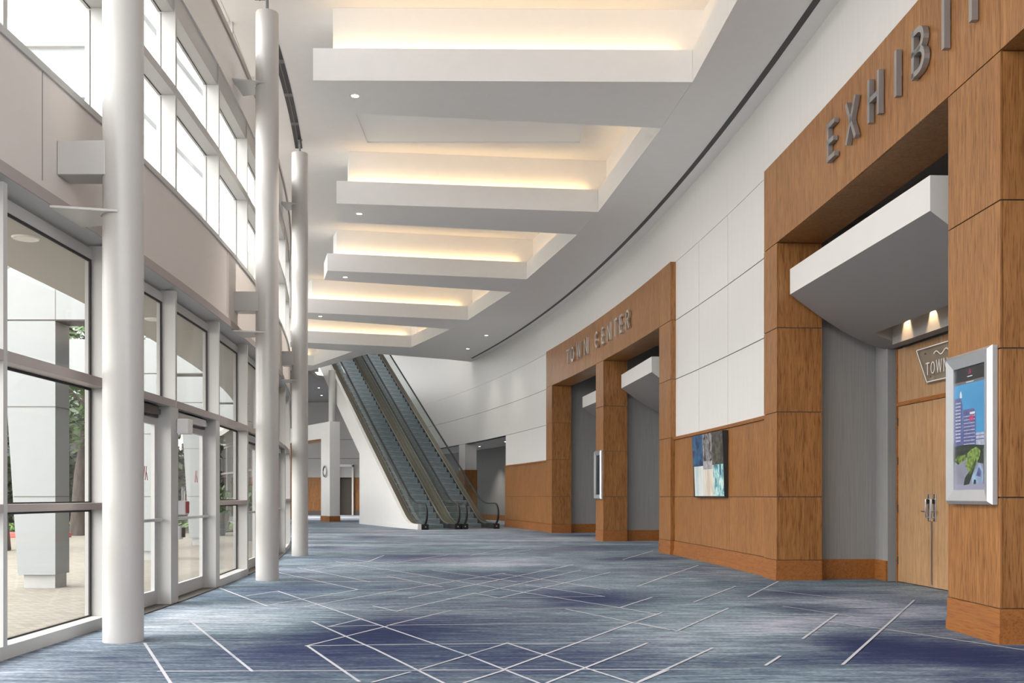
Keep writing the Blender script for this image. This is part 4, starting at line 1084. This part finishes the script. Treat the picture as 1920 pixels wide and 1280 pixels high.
# verge, curb, planters
mb = MB()
for k in range(900):
    x = rnd.uniform(-20, -9.8); y = 33.5 + rnd.uniform(0, 2.2); z = rnd.uniform(.0, .28); u = V(rnd.uniform(-1, 1), rnd.uniform(-1, 1), rnd.uniform(-.3, .8)).normalized() * .14; w = u.cross(V(rnd.uniform(-1, 1), rnd.uniform(-1, 1), 1)).normalized() * .08; c = V(x, y, z)
    mb.face([c - u, c + w, c + u, c - w])
o = mb.build('ground_ivy', LEAF2); o['label'] = 'low green ground ivy in the bed across the plaza'; o['category'] = 'ground cover'; o['kind'] = 'stuff'
struct(MB().box(-20.2, -9.7, 33.2, 36.2, -.02, .02).build('planting_bed', SOIL))
o = MB().box(-17, -13.2, 29.6, 29.85, -.02, .13).build('curb', REDC, bevel=.02); tag(o, 'low red painted curb across the plaza', 'curb')
mb = MB(); mb.box(-21, -10.9, 36.9, 37.3, 0, 2.6)
for k in range(2600):
    c = V(rnd.uniform(-21.2, -10.7), 36.85 + rnd.uniform(-.35, .1), rnd.uniform(.0, 3.1)); u = V(rnd.uniform(-1, 1), rnd.uniform(-1, 1), rnd.uniform(-1, 1)).normalized() * .17; w = u.cross(V(rnd.uniform(-1, 1), rnd.uniform(-1, 1), 1)).normalized() * .09
    mb.face([c - u, c + w, c + u, c - w])
o = mb.build('hedge', simple('hedge_leaf', (.035, .05, .022), .7, var=.6, vscale=(3, 3, 3))); tag(o, 'tall dark hedge behind the planting bed across the plaza', 'hedge')
def planter(x, y, r, h, label):
    root = empty('planter', (x, y, -.02)); mb = MB(); mb.lathe(x, y, [(r * .7, -.02), (r * .9, h * .5), (r, h), (r * .9, h), (r * .85, h - .08)], 24); mb.build('pot', PALEC, root, smooth=True)
    MB().lathe(x, y, [(r * .86, h - .1), (r * .86, h - .07)], 20).build('soil', SOIL, root)
    mb = MB()
    for k in range(160):
        c = V(x + rnd.gauss(0, r * .5), y + rnd.gauss(0, r * .5), h + rnd.uniform(0, .8)); u = V(rnd.uniform(-1, 1), rnd.uniform(-1, 1), rnd.uniform(0, 1)).normalized() * .16; w = u.cross(V(rnd.uniform(-1, 1), rnd.uniform(-1, 1), 1)).normalized() * .06
        mb.face([c - u, c + w, c + u, c - w])
    mb.build('foliage', LEAF, root); tag(root, label, 'planter', 'white planters outside')
planter(-7.25, 27.6, .42, .78, 'tall white planter outside, nearest the clad piers')
planter(-9.3, 31.0, .5, .7, 'white planter outside beside the planting bed')
# ------------------------------------------------------------------ light
w = bpy.data.worlds.new('overcast'); S.world = w; w.use_nodes = True
nt = w.node_tree; bg = nt.nodes['Background']
bg.inputs[0].default_value = (1.0, .985, .965, 1); bg.inputs[1].default_value = 1.4
sun = bpy.data.lights.new('sun', 'SUN'); sun.energy = .6; sun.angle = math.radians(30); so = bpy.data.objects.new('sun', sun); COL.objects.link(so); so.rotation_euler = (math.radians(50), 0, math.radians(-70))
# ------------------------------------------------------------------ camera
cd = bpy.data.cameras.new('camera'); cam = bpy.data.objects.new('camera', cd); COL.objects.link(cam)
cam.location = (0, 0, H); cam.rotation_euler = (math.radians(90), 0, 0)
cd.sensor_width = 36; cd.lens = 36 * F / 1920; cd.shift_y = (HY - 640) / 1920; cd.clip_end = 400; cd.clip_start = .05
S.camera = cam
vs = S.view_settings; vs.view_transform = 'Standard'; vs.look = 'None'; vs.gamma = 1; vs.exposure = 2.2
S.cycles.max_bounces = 10; S.cycles.diffuse_bounces = 6; S.cycles.transparent_max_bounces = 24; S.cycles.glossy_bounces = 4
S.cycles.caustics_reflective = False; S.cycles.caustics_refractive = False; S.cycles.sample_clamp_indirect = 6
